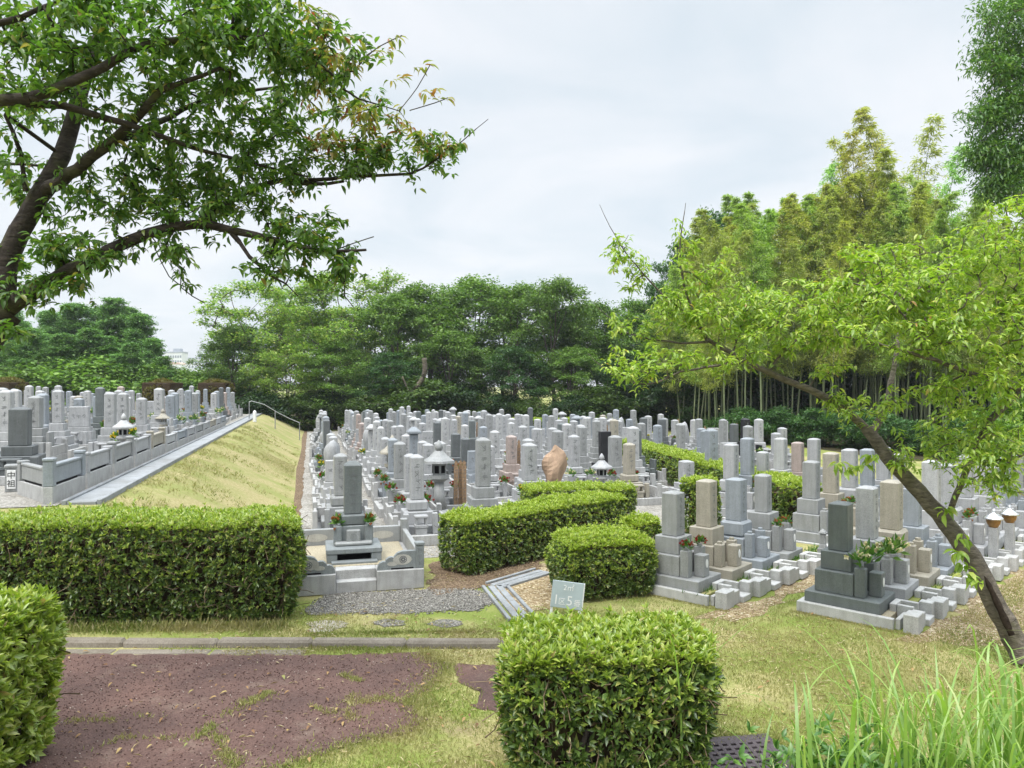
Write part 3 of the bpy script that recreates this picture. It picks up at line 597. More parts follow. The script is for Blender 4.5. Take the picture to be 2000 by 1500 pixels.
for rowname, O_, row in (('nearest kerbed row', A0, ROWA), ('second kerbed row', B0, ROWB), ('third kerbed row', B0 - FD * 2.15, ROWC)):
    for k, (var, ti, hs, t) in enumerate(row):
        g = random.Random(k * 7 + len(rowname)); p = O_ + RD * (.8 * t)
        px, _ = proj(p.x, p.y, .3)
        if px > 2060: continue
        place(PS[0 if rowname[0] == 'n' and k == 0 else 1], 'plot_kerb', p.x, p.y, .004, RZ, 1, (.46, .46, .45), f'white granite plot kerb, {ORD[k]} from the near end of the {rowname}', 'plot kerb', 'plot kerbs of the right-hand rows')
        r = place(RS[var], 'gravestone', p.x, p.y, .004, RZ, (1, 1, hs), TINT[ti], f'{ti} square gravestone, {ORD[k]} from the near end of the {rowname}', 'gravestone', 'gravestones in the kerbed rows')
        fl = {('n', 0): 'cream', ('n', 1): 'cream', ('s', 0): 'dark red', ('s', 3): 'rust-red', ('n', 5): 'rust-red', ('s', 5): 'rust-red', ('t', 1): 'rust-red'}.get((rowname[0], k))
        if fl:
            for s, n in ((-1, 'near'), (1, 'far')):
                X, Y, Z = loc2w(r, s * .185, -.17, (.61 if var != 1 else .57) if var != 3 else .52)
                bouquet(fl, X, Y, Z, f'{fl} bouquet, {n} vase of the {ORD[k]} gravestone in the {rowname}', sc=.9 if fl == 'cream' else .55)
# empty plot with two small stupas between the stones of the second row
p = B0 + RD * (.8 * 4); place(PS[1], 'plot_kerb', p.x, p.y, .004, RZ, 1, (.46, .46, .45), 'white granite plot kerb with two small stupa posts and no gravestone', 'plot kerb', 'plot kerbs of the right-hand rows')
sp = Spec(); sp.add('base', MB().box(0, 0, 0, .13, .13, .12).box(0, 0, .12, .10, .10, .06, .006, .8)); sp.add('shaft', MB().box(0, 0, .18, .075, .075, .16)); sp.add('cap', MB().box(0, 0, .34, .11, .11, .02).box(0, 0, .36, .10, .10, .05, .006, .2))
for s, n in ((-.27, 'nearer'), (.2, 'farther')):
    q = p + RD * s + FD * .55; place(sp, 'stone_stupa', q.x, q.y, .1, RZ, 1, TINT['mid-grey'], f'{n} of two small grey stone stupas on the gap in the second kerbed row', 'stupa', 'small stone stupas')
# polished grave lanterns beside the leaning trunk
sp = Spec(); sp.add('post', MB().box(0, 0, 0, .10, .10, .42, .006)); sp.add('bowl', MB().lathe([(.045, 0), (.075, .05), (.085, .10)], 0, 0, .422, 12), M['copper']); sp.add('roof', MB().lathe([(.115, 0), (.10, .02), (.05, .055), (.012, .08), (.016, .1), (.004, .12)], 0, 0, .525, 12), M['polished'], None, False, True)
for t, s, n in ((3.7, .55, 'nearer'), (4.3, .62, 'farther')):
    q = A0 + RD * t + FD * s; place(sp, 'grave_lantern', q.x, q.y, .1, RZ, 1.2, TINT['light grey'], f'{n} of two copper lanterns with polished steel roofs behind the leaning trunk', 'lantern', 'metal grave lanterns')
# stone lanterns
def lantern_spec():
    sp = Spec(); sp.add('base', MB().lathe([(.2, 0), (.2, .08), (.12, .14)], 0, 0, 0, 6)); sp.add('shaft', MB().lathe([(.13, 0), (.085, .2), (.075, .42)], 0, 0, .138, 12), GM, None, False, True)
    sp.add('platform', MB().lathe([(.08, 0), (.17, .06), (.17, .11)], 0, 0, .555, 6)); f = sp.add('fire_box', MB().lathe([(.11, 0), (.12, .2)], 0, 0, .664, 6))
    mb = MB()
    for k in range(6): a = k * math.pi / 3 + math.pi / 3; mb.box(.099 * math.cos(a + .0), .099 * math.sin(a), .70, .008, .075, .12, .001, 1, a)
    sp.add('opening_shade', mb, M['shade_fill'], f); sp.add('roof', MB().lathe([(.27, 0), (.26, .035), (.16, .10), (.07, .19)], 0, 0, .862, 6)); sp.add('finial', MB().lathe([(.04, 0), (.07, .05), (.055, .10), (.008, .17)], 0, 0, 1.05, 10), GM, None, False, True); return sp  # black plates on the fire box paint the shade of its windows
LS = lantern_spec()
for x, y, z, sc, ti, lb in ((-1.5, 15.3, .006, 1.3, 'mid-grey', 'tall grey stone lantern behind the left end of the clipped middle hedge'), (2.07, 17.0, .008, .95, 'light grey', 'grey stone lantern right of the orange-brown natural stone in the central field'),
                            (*UV(18.0, 1.9), .006, 1.25, 'tan', 'tan stone lantern behind the tall grey one in the central field'), (*UV(16.9, -3.75), 1.11, .85, 'pale grey', 'pale stone lantern on the terrace just behind the stone fences'),
                            (*UV(22.5, -4.0), 1.11, .8, 'tan', 'tan stone lantern far along the terrace edge by the drain path'), (*UV(15.0, -5.6), 1.11, .85, 'light grey', 'light grey stone lantern among the left terrace graves')):
    place(LS, 'stone_lantern', x, y, z, TU, sc, TINT[ti], lb, 'lantern', 'stone lanterns')
# orange natural stone
sp = Spec(); sp.add('pedestal', MB().box(0, 0, 0, .36, .3, .55, .02)); sp.add('headstone', rock(MB(), 0, 0, .55, (.48), .3, .80, 77, 13, 8, 1.9), GR, None, False, False)
x = (1082 - 1000) / FPX * 16; place(sp, 'gravestone', x, 16.0, .006, TU, 1, TINT['orange-brown'], 'orange-brown natural boulder gravestone behind the middle hedges', 'gravestone', 'gravestones in the central field')
sp = Spec(); sp.add('headstone', MB().box(0, 0, .5, .3, .2, .85, .01)); sp.add('base', MB().box(0, 0, 0, .6, .5, .5, .01))
x = (1182 - 1000) / FPX * 21; place(sp, 'gravestone', x, 21.0, .008, TU, 1.05, TINT['black'], 'polished black upright gravestone in front of the long clipped hedge', 'gravestone', 'gravestones in the central field')
for px, Y, st, ti, hs, fl, lb in ((948, 13.4, 'tall', 'mid-grey', 1.16, None, 'large mid-grey gravestone rising just behind the clipped middle hedge'), (1040, 15.6, 'std', 'light grey', 1.14, 'yellow', 'light grey gravestone with yellow flowers left of the orange-brown boulder'),
        (1208, 18.5, 'std', 'mid-grey', 1.12, 'dark red', 'mid-grey gravestone with red flowers right of the stone lantern'), (1245, 18.9, 'tall', 'pale grey', 1.1, None, 'pale grey slim gravestone beside the mid-grey one with red flowers'), (1400, 17.8, 'tall', 'blue-grey', 1.1, 'rust-red', 'blue-grey gravestone alone in front of the long bright hedge'), (1350, 17.0, 'std', 'light grey', .75, None, 'short light grey gravestone in front of the long bright hedge')):
    r = place(SPECS[st][0], 'gravestone', (px - 1000) / FPX * Y, Y, .008, TU, (1.05, 1, hs), TINT[ti], lb, 'gravestone', 'gravestones in the central field')
    if fl:
        for s_, n in ((-1, 'left'), (1, 'right')): X, Y_, Z = loc2w(r, s_ * .29, -.26, .43); bouquet(fl, X, Y_, Z, f'{fl} bouquet in the {n} vase of the {lb.split(" ")[0]} stone {dict(yellow="by the boulder", **{"dark red": "by the lantern", "rust-red": "before the long hedge"})[fl]}', sc=.8)
# stone fences along the drain path
def fence_spec(seed, tall):
    sp = Spec(); g = random.Random(seed)
    sp.add('foundation', MB().box(0, 0, 0, .12, 1.5, .24, .006), GR, None, 'f')
    for s in (-1, 1): sp.add('post', MB().box(0, s * .68, .24, .13, .13, .34 if tall else .28, .01).box(0, s * .68, .58 if tall else .52, .145, .145, .05, .012))
    pn = sp.add('panel', MB().box(0, 0, .275, .075, 1.22, .22, .008).box(0, 0, .496, .10, 1.22, .04, .008)); sp.add('gap', MB().box(0, 0, .242, .06, .9, .032, .002), M['shade_fill'], pn); return sp  # black bar under the panel paints the shade of the gap
FS = [fence_spec(1, True), fence_spec(2, False)]
for k in range(13):
    x, y = UV(12.0 + 1.62 * k, -3.42); ti = ['blue-grey', 'light grey', 'mid-grey', 'light grey', 'tan', 'pale grey'][k % 6]
    r = place(FS[k % 2] if k < 6 else FS[1], 'stone_fence', x, y, 1.10, TU, (1, 1, 1 if k < 5 else .75), TINT[ti], f'{ti} stone fence, {ORD[k]} from the near end along the drain path', 'stone fence', 'stone fences along the drain path')
r = place(FS[1], 'stone_fence', -6.78, 10.52, 1.10, R(-132.3), (1, .86, .9), TINT['mid-grey'], 'mid-grey stone fence between the name post and the nearest fence corner', 'stone fence', 'stone fences along the drain path')
place(SPECS['std'][0], 'gravestone', -8.35, 12.45, 1.113, TU + .1, (1.1, 1, .95), TINT['dark grey'], 'dark grey square gravestone right behind the white name plate post', 'gravestone', 'gravestones on the raised terrace')
def text_mesh(body, size, extr=.001, al='CENTER'):
    c = bpy.data.curves.new('t', 'FONT'); c.body = body; c.size = size; c.extrude = extr; c.align_x = al; c.resolution_u = 3; o = bpy.data.objects.new('t', c); COL.objects.link(o)
    dg = bpy.context.evaluated_depsgraph_get(); me = bpy.data.meshes.new_from_object(o.evaluated_get(dg)); bpy.data.objects.remove(o); bpy.data.curves.remove(c); me.materials.clear(); return me
X, Y = (25 - 1000) / FPX * 11.2, 11.2
r = empty('name_post', (X, Y, 1.11), TU + .12); tag(r, 'grey stone post with a white two-character name plate above the big hedge', 'name post')
o = MB().box(0, 0, 0, .17, .15, .36, .01).box(0, 0, .36, .19, .17, .055, .014).obj('post', GM, r); o.color = (*TINT['mid-grey'], 1)
pl = MB().box(0, -.08, .05, .115, .012, .28, .004).obj('name_plate', M['white'], r)
for ch, zz in (('中', .215), ('祖', .09)):
    t = link('character', text_mesh(ch, .115), M['ink'], pl); t.rotation_euler = (R(90), 0, 0); t.location = (0, -.0885, zz)
# plot number sign
x, y = G(1103, 1204); r = empty('plot_sign', (x, y, 0), R(-4)); r.rotation_euler = (R(-6), R(6.5), R(-4)); tag(r, 'pale blue plot number sign on two white legs before the clipped bush', 'sign')
bd = MB().box(0, 0, .095, .37, .018, .31, .004).obj('board', M['sign'], r)
MB().box(.1905, 0, .095, .012, .02, .312, .003).obj('edge_strip', M['white'], bd)
for s in (-1, 1): MB().box(s * .165, .012, -.03, .03, .022, .13, .003).obj('leg', M['white'], r)
for body, size, xx, zz in (('2㎡', .085, .01, .305), ('1', .155, -.125, .135), ('区', .085, -.055, .14), ('5', .155, .035, .135), ('番', .085, .125, .14)):
    t = link('lettering', text_mesh(body, size, .0015), M['white'], bd); t.rotation_euler = (R(90), 0, 0); t.location = (xx, -.0105, zz)
# handrail down the bank and marker post
r = empty('handrail', (*UV(38, -2.9), 1.1), TU); tag(r, 'thin grey metal handrail running down the far grass bank', 'handrail')
zt = lambda v: np.interp(-v, [.4, .75, 1.2, 1.7, 2.1, 2.45, 2.75], [0, .14, .36, .64, .86, 1.02, 1.09])
pts = [(0, 0, 0), (0, 0, .85), (.1, 0, .9)] + [(v + 2.9, 0, float(zt(v)) + .85 - 1.1) for v in (-2.2, -1.6, -1.0, -.55)]
pts[3] = (.7, 0, .72); MB().tube(pts[1:], .022).obj('rail', M['metal'], r)
for v in (-2.9, -1.7, -.55): z = float(zt(v)); MB().tube([(v + 2.9, 0, z - 1.12), (v + 2.9, 0, float(np.interp(v, [-2.9, -2.2, -.55], [.85, .7, float(zt(-.55)) + .85 - 1.1])))], .026).obj('post', M['metal'], r)
x, y = UV(36.6, -2.55); r = empty('marker_post', (x, y, 1.03)); tag(r, 'short white marker post on the bank beside the handrail', 'post')
MB().box(0, 0, 0, .14, .14, .5, .02).obj('shaft', M['white'], r); MB().box(0, 0, .5, .13, .13, .05, .01, .4).obj('cap', M['white'], r)
# cast grating
r = empty('drain_grating', (1.66, 5.32, 0), R(8)); tag(r, 'dark cast iron drain grating set in the lawn beside the front bush', 'drain cover')
mb = MB(); n = 8
for k in range(n + 1): mb.box(-.27 + .54 * k / n, 0, .0, .03, .56, .018, .003)
for k in range(n + 1): mb.box(0, -.27 + .54 * k / n, .0, .56, .036, .0165, .003)
mb.obj('grate', M['cast'], r); MB().box(0, 0, -.03, .56, .56, .031, .002).obj('pit_shade', M['shade_fill'], r)  # black slab under the bars paints the shade of the drain
mb = MB()
for s in (-1, 1): mb.box(s * .32, 0, -.03, .09, .73, .05, .006).box(0, s * .32, -.03, .54, .09, .0485, .006)
mb.obj('frame', M['cast'], r)
print('graves', count)

# ------------------------------------------------------------------ hedges and clipped bushes
def segs(A, B, ra, rb, S=4):
    A = np.asarray(A, float); B = np.asarray(B, float); n = len(A); d = unit(B - A); up = np.where(np.abs(d[:, 2:3]) < .9, [[0, 0, 1.]], [[1., 0, 0]])
    x = unit(np.cross(d, up)); y = np.cross(x, d); ang = 2 * np.pi * np.arange(S) / S
    ring = np.cos(ang)[None, :, None] * x[:, None, :] + np.sin(ang)[None, :, None] * y[:, None, :]
    ra = np.broadcast_to(ra, (n,))[:, None, None]; rb = np.broadcast_to(rb, (n,))[:, None, None]
    V = np.concatenate([A[:, None, :] + ring * ra, B[:, None, :] + ring * rb], 1).reshape(-1, 3); k = np.arange(S); kn = (k + 1) % S
    F = np.stack([k, kn, kn + S, k + S], 1)[None] + (np.arange(n) * 2 * S)[:, None, None]
    return V, F.reshape(-1, 4)
def wob(P, ph, f=2.6):
    return (np.sin(P[:, 0] * f + ph) + np.sin(P[:, 1] * f * 1.3 + ph * 2) + np.sin(P[:, 2] * f * 1.7 + ph * 3) + .6 * np.sin(P[:, 0] * f * 2.7 + P[:, 2] * f * 2.1 + ph)) / 3.6
def rosettes(g, P, D, n, ln, wd, tmpl=T_FOLD, spread=.9):
    k = len(P); Pn = np.repeat(P, n, 0); Dn = np.repeat(unit(D), n, 0); rad = rvec(g, k * n); rad = unit(rad - (rad * Dn).sum(1, keepdims=True) * Dn)
    tl = g.uniform(.25, 1.15, (k * n, 1)) * spread; d = unit(Dn * np.cos(tl) + rad * np.sin(tl)); l = ln * g.uniform(.65, 1.2, k * n)
    return leaves(tmpl, Pn + d * .008, d, Dn + .25 * rvec(g, k * n), l, l * wd)
def box_pts(g, n, L, W, H, r, face):
    a = g.uniform(-.5, .5, n); b = g.uniform(-.5, .5, n)
    if face == 'top': P = np.stack([a * L, b * W, np.full(n, H)], 1)
    elif face in ('f', 'k'): P = np.stack([a * L, np.full(n, -W / 2 if face == 'f' else W / 2), (b + .5) * H], 1)
    else: P = np.stack([np.full(n, -L / 2 if face == 'l' else L / 2), a * W, (b + .5) * H], 1)
    C = np.stack([np.clip(P[:, 0], -L / 2 + r, L / 2 - r), np.clip(P[:, 1], -W / 2 + r, W / 2 - r), np.clip(P[:, 2], 0, H - r)], 1)
    d = P - C; m = np.linalg.norm(d, axis=1, keepdims=True); nn = np.where(m > 1e-6, d / np.maximum(m, 1e-6), [[0, 0, 1.]])
    return C + nn * r, nn
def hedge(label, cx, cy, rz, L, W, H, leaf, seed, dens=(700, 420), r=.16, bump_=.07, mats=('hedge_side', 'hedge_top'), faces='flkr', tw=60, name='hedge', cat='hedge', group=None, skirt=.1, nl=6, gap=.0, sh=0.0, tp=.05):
    def SH(v): v = np.array(v, float); q = 1 - tp * (1 - np.clip(v[:, 2] / H, 0, 1)) ** 2; v[:, 0] *= q; v[:, 1] *= q; v[:, 0] += sh * v[:, 1]; return v
    g = np.random.default_rng(seed); root = empty(name, (cx, cy, 0), rz); tag(root, label, cat, group); ph = seed * 1.7
    PT, NT = box_pts(g, int(dens[0] * L * W), L, W, H, r, 'top'); PT = PT + NT * (wob(PT, ph)[:, None] * bump_ + wob(PT, ph + 2, 9.0)[:, None] * .02 + g.normal(0, .022 if seed != 3 else .034, (len(PT), 1)))
    v, f = rosettes(g, PT, NT * .7 + [0, 0, .8] + .35 * rvec(g, len(PT)), nl, leaf * .92, .34)
    q_ = g.choice(len(PT), max(6, int(len(PT) * .02))); hh = g.uniform(.03, .11, (len(q_), 1)); ST = np.concatenate([PT[q_] + [0, 0, 1] * hh * t_ + g.normal(0, .006, (len(q_), 3)) for t_ in (.4, .7, 1.0)])
    v2, f2 = rosettes(g, ST, np.array([[0, 0, 1.]]) + .3 * rvec(g, len(ST)), 4, leaf * .9, .34)
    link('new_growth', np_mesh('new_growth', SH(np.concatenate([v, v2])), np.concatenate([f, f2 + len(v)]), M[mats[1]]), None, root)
    Ps = []; Ns = []
    for fc in faces:
        ar = (L if fc in 'fk' else W) * H; P, Nn = box_pts(g, int(dens[1] * ar), L, W, H, r, fc)
        keep = wob(P, ph + 1.3, 5.5) > g.uniform(-1.3, .25 + gap, len(P)) - .30 - gap; P, Nn = P[keep], Nn[keep]
        dep = np.abs(g.normal(0, .055, (len(P), 1))) + .02; P = P + Nn * (wob(P, ph)[:, None] * bump_ - dep); P[:, 2] = np.maximum(P[:, 2], skirt * g.uniform(.3, 1.2, len(P))); Ps.append(P); Ns.append(Nn)
    P = np.concatenate(Ps); Nn = np.concatenate(Ns)
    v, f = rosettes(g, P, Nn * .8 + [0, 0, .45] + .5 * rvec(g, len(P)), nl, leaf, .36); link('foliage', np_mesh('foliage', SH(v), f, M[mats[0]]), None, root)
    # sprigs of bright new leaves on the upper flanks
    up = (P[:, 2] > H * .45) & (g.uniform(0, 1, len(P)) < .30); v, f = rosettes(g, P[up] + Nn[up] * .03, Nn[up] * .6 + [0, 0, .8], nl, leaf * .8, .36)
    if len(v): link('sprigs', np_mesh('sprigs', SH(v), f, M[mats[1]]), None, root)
    # solid dark core added to block light through the leaf shell
    mb = MB(); mb.box(0, 0, .06, L - .3, W - .3, max(.1, H - .22), .05); mb.v = [tuple(q) for q in SH(mb.v)]; c = mb.obj('interior', M['hedge_core'], root)
    A = []; B = []
    n = int(tw * (L + W) * 2 * H); k = g.integers(0, len(P), n); b0 = P[k] + Nn[k] * g.uniform(-.045, .028, (n, 1)); d = unit(rvec(g, n) + [0, 0, .3] + Nn[k] * .6); l = g.uniform(.08, .3, (n, 1))
    mid = b0 - d * l * .5 + rvec(g, n) * .03; a0 = b0 - d * l
    v, f = segs(np.concatenate([a0, mid]), np.concatenate([mid, b0]), .0055 * leaf / .075, .0035 * leaf / .075, 3); link('branches', np_mesh('branches', SH(v), f, M['twig']), None, root)
    return root
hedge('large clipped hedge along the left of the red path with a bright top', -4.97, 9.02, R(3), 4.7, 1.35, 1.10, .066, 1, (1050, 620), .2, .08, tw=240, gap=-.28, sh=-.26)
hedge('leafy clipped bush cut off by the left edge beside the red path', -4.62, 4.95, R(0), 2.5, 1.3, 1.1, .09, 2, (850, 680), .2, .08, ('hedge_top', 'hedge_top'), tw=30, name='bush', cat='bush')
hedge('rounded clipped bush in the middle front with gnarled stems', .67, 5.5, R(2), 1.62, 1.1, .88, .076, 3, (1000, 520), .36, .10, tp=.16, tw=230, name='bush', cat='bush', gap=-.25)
RH = R(43)
hedge('clipped hedge running back from beside the family grave', .48, 11.95, RH, 3.75, .72, .79, .052, 4, (1500, 950), .18, .07, ('hedge_side', 'hedge_far'))
hedge('short clipped hedge behind the middle hedge', 1.30, 14.55, R(12), 2.25, .9, .76, .052, 5, (1300, 850), .2, .07, ('hedge_side', 'hedge_far'))
hedge('rounded clipped bush behind the plot number sign', 1.2, 9.75, R(16), 1.32, .95, .74, .048, 6, (1900, 1150), .32, .08, ('hedge_side', 'hedge_far'), name='bush', cat='bush')
hedge('small low bush between the rounded bush and the second kerbed row', 2.0, 11.6, R(43), .7, .55, .62, .065, 7, (1000, 600), .2, .05, ('hedge_side', 'hedge_far'), name='bush', cat='bush')
a, b = (4.0, 25.6), (5.5, 13.9); hedge('long bright hedge crossing the right of the central field', (a[0] + b[0]) / 2, (a[1] + b[1]) / 2, math.atan2(b[1] - a[1], b[0] - a[0]), 11.8, .85, .82, .08, 8, (420, 300), .16, .06, ('hedge_side', 'hedge_far'), tw=10)
hedge('small round bush at the near end of the long bright hedge', 6.0, 15.3, 0, .9, .8, .55, .07, 9, (800, 500), .25, .05, ('hedge_far', 'hedge_far'), name='bush', cat='bush', tw=20)
hedge('small bush between the first two gravestones of the second kerbed row', 3.45, 13.6, R(40), .8, .5, 1.0, .07, 10, (800, 500), .18, .05, ('hedge_side', 'hedge_far'), name='bush', cat='bush', tw=20)
hedge('low far hedge before the woodland behind the central field', 2.6, 37.5, R(2), 6.0, 1.2, 1.0, .13, 11, (160, 120), .25, .08, ('hedge_side', 'hedge_far'), tw=3)
for k, (px, Y) in enumerate(((318, 44), (424, 46), (8, 40))):
    X = (px - 1000) / FPX * Y; o = hedge(('russet round shrub among the far terrace stones', 'russet round shrub behind the last terrace stones', 'olive round shrub at the left edge of the terrace')[k], X, Y, 0, 2.0, 2.0, 2.2, .16, 20 + k, (130, 110), .98, .16, ('shrub_brown', 'shrub_brown'), tw=2, name='shrub', cat='shrub'); o.location.z = .9
# stems under the front bush
mb = MB(); g_ = random.Random(2); fb = bpy.data.objects['bush.001']
for k in range(9):
    x, y = g_.uniform(-.5, .35), g_.uniform(-.42, -.1); mb.tube([(x, y, 0), (x + g_.uniform(-.05, .05), y + g_.uniform(-.06, .02), .14), (x + g_.uniform(-.16, .16), y + g_.uniform(-.1, .1), .36)], [.03, .024, .015], 6)
mb.obj('stems', M['bark_dark'], fb, True)

# ------------------------------------------------------------------ lawn, litter, tall grass
def inpoly(P, poly):
    x, y = P[:, 0], P[:, 1]; c = np.zeros(len(P), bool); n = len(poly)
    for i in range(n):
        x0, y0 = poly[i]; x1, y1 = poly[(i + 1) % n]
        if y0 != y1: c ^= ((y0 > y) != (y1 > y)) & (x < (x1 - x0) * (y - y0) / (y1 - y0) + x0)
    return c
def noise2(P, f, ph): return (np.sin(P[:, 0] * f + ph + 1.3 * np.sin(P[:, 1] * f * .7)) + np.sin(P[:, 1] * f * 1.2 + ph * 1.7 + np.sin(P[:, 0] * f * .9 + ph)) + .7 * np.sin((P[:, 0] + P[:, 1]) * f * 2.1 + ph)) / 2.7
g = np.random.default_rng(5)
def blades(P, hmin, hmax, w, name, mat, lean=.5, z=.0):
    n = len(P); P3_ = np.concatenate([P, np.full((n, 1), z)], 1); a = g.uniform(0, 6.283, n); ln = g.uniform(0, lean, n) + .12; d = np.stack([np.cos(a) * ln, np.sin(a) * ln, np.ones(n)], 1); h = g.uniform(hmin, hmax, n)
    v, f = leaves(T_DIA, P3_, d, rvec(g, n), h, w * g.uniform(.7, 1.4, n)); return tag(link(name, np_mesh(name, v, f, M[mat])), kind='stuff')
N0 = 330000; P = np.stack([g.uniform(-2.9, 7.2, N0), 4.0 + 8.6 * g.uniform(0, 1, N0) ** 1.25], 1)
excl = [redp, [(-.55, 7.2), (.1, 7.15), (.25, 6.3), (-.1, 6.1), (-.35, 6.25), (-.25, 6.5), (-.5, 6.75)], gp, [G(838, 1165), G(845, 1100), G(1000, 1060), G(1055, 1085), G(1060, 1115), G(965, 1142), G(930, 1150)],
        [rpt(A0, -.55, .95), rpt(A0, -.55, -.6), rpt(A0, 14, -.6), rpt(A0, 14, .95)], [rpt(B0, -.55, .95), rpt(B0, -.55, -.6), rpt(B0, 14, -.6), rpt(B0, 14, .95)], [UV(9.4, -.4), UV(9.4, 1.5), UV(13, 1.5), UV(13, -.4)],
        [(-6, 7.58), (.2, 7.53), (.2, 7.82), (-6, 7.9)], [(1.36, 5.0), (2.0, 5.0), (2.0, 5.64), (1.36, 5.64)], [rpt(B0, -3, -.8), rpt(B0, 14, -.8), rpt(B0, 14, -9), rpt(B0, -3, -9)]]
keep = np.ones(len(P), bool)
Pj = P + g.normal(0, .035, P.shape)
for e in excl: keep &= ~inpoly(Pj, e)
walk = [rpt(B0, -.9, .8), rpt(A0, -1.1, -.7), rpt(A0, 12, -.7), rpt(B0, 12, .8)]; keep &= ~(inpoly(Pj, walk) & (g.uniform(0, 1, len(P)) < .8))
keep &= noise2(P, 1.9, 2.0) + .5 * noise2(P, 5.5, .4) > g.uniform(-1.1, .25, len(P)); keep &= (np.abs(P[:, 0]) < .72 * P[:, 1] + .3)
Pg = P[keep]; blades(Pg, .015, .042, .006, 'lawn_grass', 'grass', .9)
# tufts: along path edge, cracks, kerb and plots
def along(pts, n, w): 
    pts = np.array(pts); s = np.concatenate([[0], np.cumsum(np.linalg.norm(np.diff(pts, axis=0), axis=1))]); t = g.uniform(0, s[-1], n)
    return np.stack([np.interp(t, s, pts[:, 0]), np.interp(t, s, pts[:, 1])], 1) + g.normal(0, w, (n, 2)) * g.uniform(.2, 1.3, (n, 1))
T = [along([G(a, b) for a, b in pl], int(n * 1.9), w * 1.1) for pl, n, w in (
    ([(530, 1352), (470, 1380), (430, 1405), (395, 1437), (370, 1446)], 700, .04), ([(130, 1408), (210, 1407), (280, 1402), (325, 1399)], 200, .03), ([(865, 1380), (810, 1370), (750, 1365), (700, 1373)], 700, .06),
    ([(424, 1432), (440, 1470), (462, 1500)], 500, .05), ([(600, 1378), (650, 1396)], 260, .03), ([(668, 1318), (705, 1332)], 220, .03), ([(170, 1470), (210, 1455), (240, 1440), (300, 1443), (345, 1440)], 180, .03), ([(690, 1355), (680, 1405), (720, 1400)], 200, .05),
    ([(605, 1262), (700, 1266), (800, 1262), (960, 1256)], 5200, .09), ([(300, 1268), (480, 1266), (600, 1264)], 260, .05), ([(120, 1232), (300, 1230), (560, 1228)], 3200, .09), ([(600, 1240), (760, 1237), (960, 1233)], 1600, .05))]
T = [q_[(noise2(q_, 9.0, .7) + .6 * noise2(q_, 23.0, 1.9)) > g.uniform(-.85, .6, len(q_))] for q_ in T]
T.append(along([x for x in redp[3:15]], 7000, .10)); T.append(along([rpt(A0, -.46, .9), rpt(A0, -.46, -.5)], 700, .035)); T.append(along([rpt(B0, -.46, .9), rpt(B0, -.46, -.5)], 500, .035))
T.append(along([rpt(A0, .2, .98), rpt(A0, 8, .98)], 600, .06)); T.append(along([(1.33, 4.96), (1.33, 5.7), (2.04, 5.7), (2.04, 4.9)], 900, .04))
blades(np.concatenate(T), .015, .05, .007, 'edge_grass', 'grass', 1.3)
Pt = along([(-6.5, 8.25), (-4.5, 8.25), (-2.55, 8.3)], 4200, .09); blades(Pt[:2600], .04, .12, .006, 'tuft_grass', 'grass', .9); Pt = along([(.1, 4.9), (.8, 4.86), (1.4, 5.0)], 700, .08); blades(Pt, .06, .2, .008, 'tuft_grass', 'tallgrass', .9)
# plot weeds
Pw = np.concatenate([along([rpt(B0, .8 * t - .25, .32), rpt(B0, .8 * t + .25, .4)], 260, .10) for t in (0, 1, 2, 3, 4)] + [along([rpt(A0, .8 * t - .25, .35), rpt(A0, .8 * t + .25, .4)], 90, .10) for t in (2, 3, 5)])
blades(Pw, .02, .09, .012, 'plot_weeds', 'weed', 1.0, .10)
Pb = np.stack([g.uniform(11, 26, 90000), g.uniform(-2.75, -.5, 90000)], 1); zb = np.interp(-Pb[:, 1], [.4, .75, 1.2, 1.7, 2.1, 2.45, 2.75], [0, .14, .36, .64, .86, 1.02, 1.09]); xb = Pb[:, 1] * math.cos(TU) - Pb[:, 0] * math.sin(TU); yb = Pb[:, 1] * math.sin(TU) + Pb[:, 0] * math.cos(TU)
n = len(Pb); a = g.uniform(0, 6.28, n); d = np.stack([np.cos(a) * .8, np.sin(a) * .8, np.ones(n)], 1); v, f = leaves(T_DIA, np.stack([xb, yb, zb - .01], 1), d, rvec(g, n), g.uniform(.015, .035, n), g.uniform(.004, .009, n)); tag(link('bank_grass', np_mesh('bank_grass', v, f, M['bankblade'])), kind='stuff')
Pb = np.stack([g.uniform(11, 34, 5200), g.uniform(-2.75, -.5, 5200)], 1); Pb = Pb[noise2(Pb, 2.2, .6) > g.uniform(-.2, .7, len(Pb))]; zb = np.interp(-Pb[:, 1], [.4, .75, 1.2, 1.7, 2.1, 2.45, 2.75], [0, .14, .36, .64, .86, 1.02, 1.09]); xb = Pb[:, 1] * math.cos(TU) - Pb[:, 0] * math.sin(TU); yb = Pb[:, 1] * math.sin(TU) + Pb[:, 0] * math.cos(TU)
n = len(Pb); Q = np.repeat(np.stack([xb, yb, zb - .01], 1), 4, 0) + g.normal(0, .03, (n * 4, 3)) * [1, 1, .2]; a = g.uniform(0, 6.28, n * 4); d = np.stack([np.cos(a) * .7, np.sin(a) * .7, np.ones(n * 4)], 1); v, f = leaves(T_DIA, Q, d, rvec(g, n * 4), g.uniform(.04, .10, n * 4), g.uniform(.008, .014, n * 4)); tag(link('bank_tufts', np_mesh('bank_tufts', v, f, M['grass'])), kind='stuff')
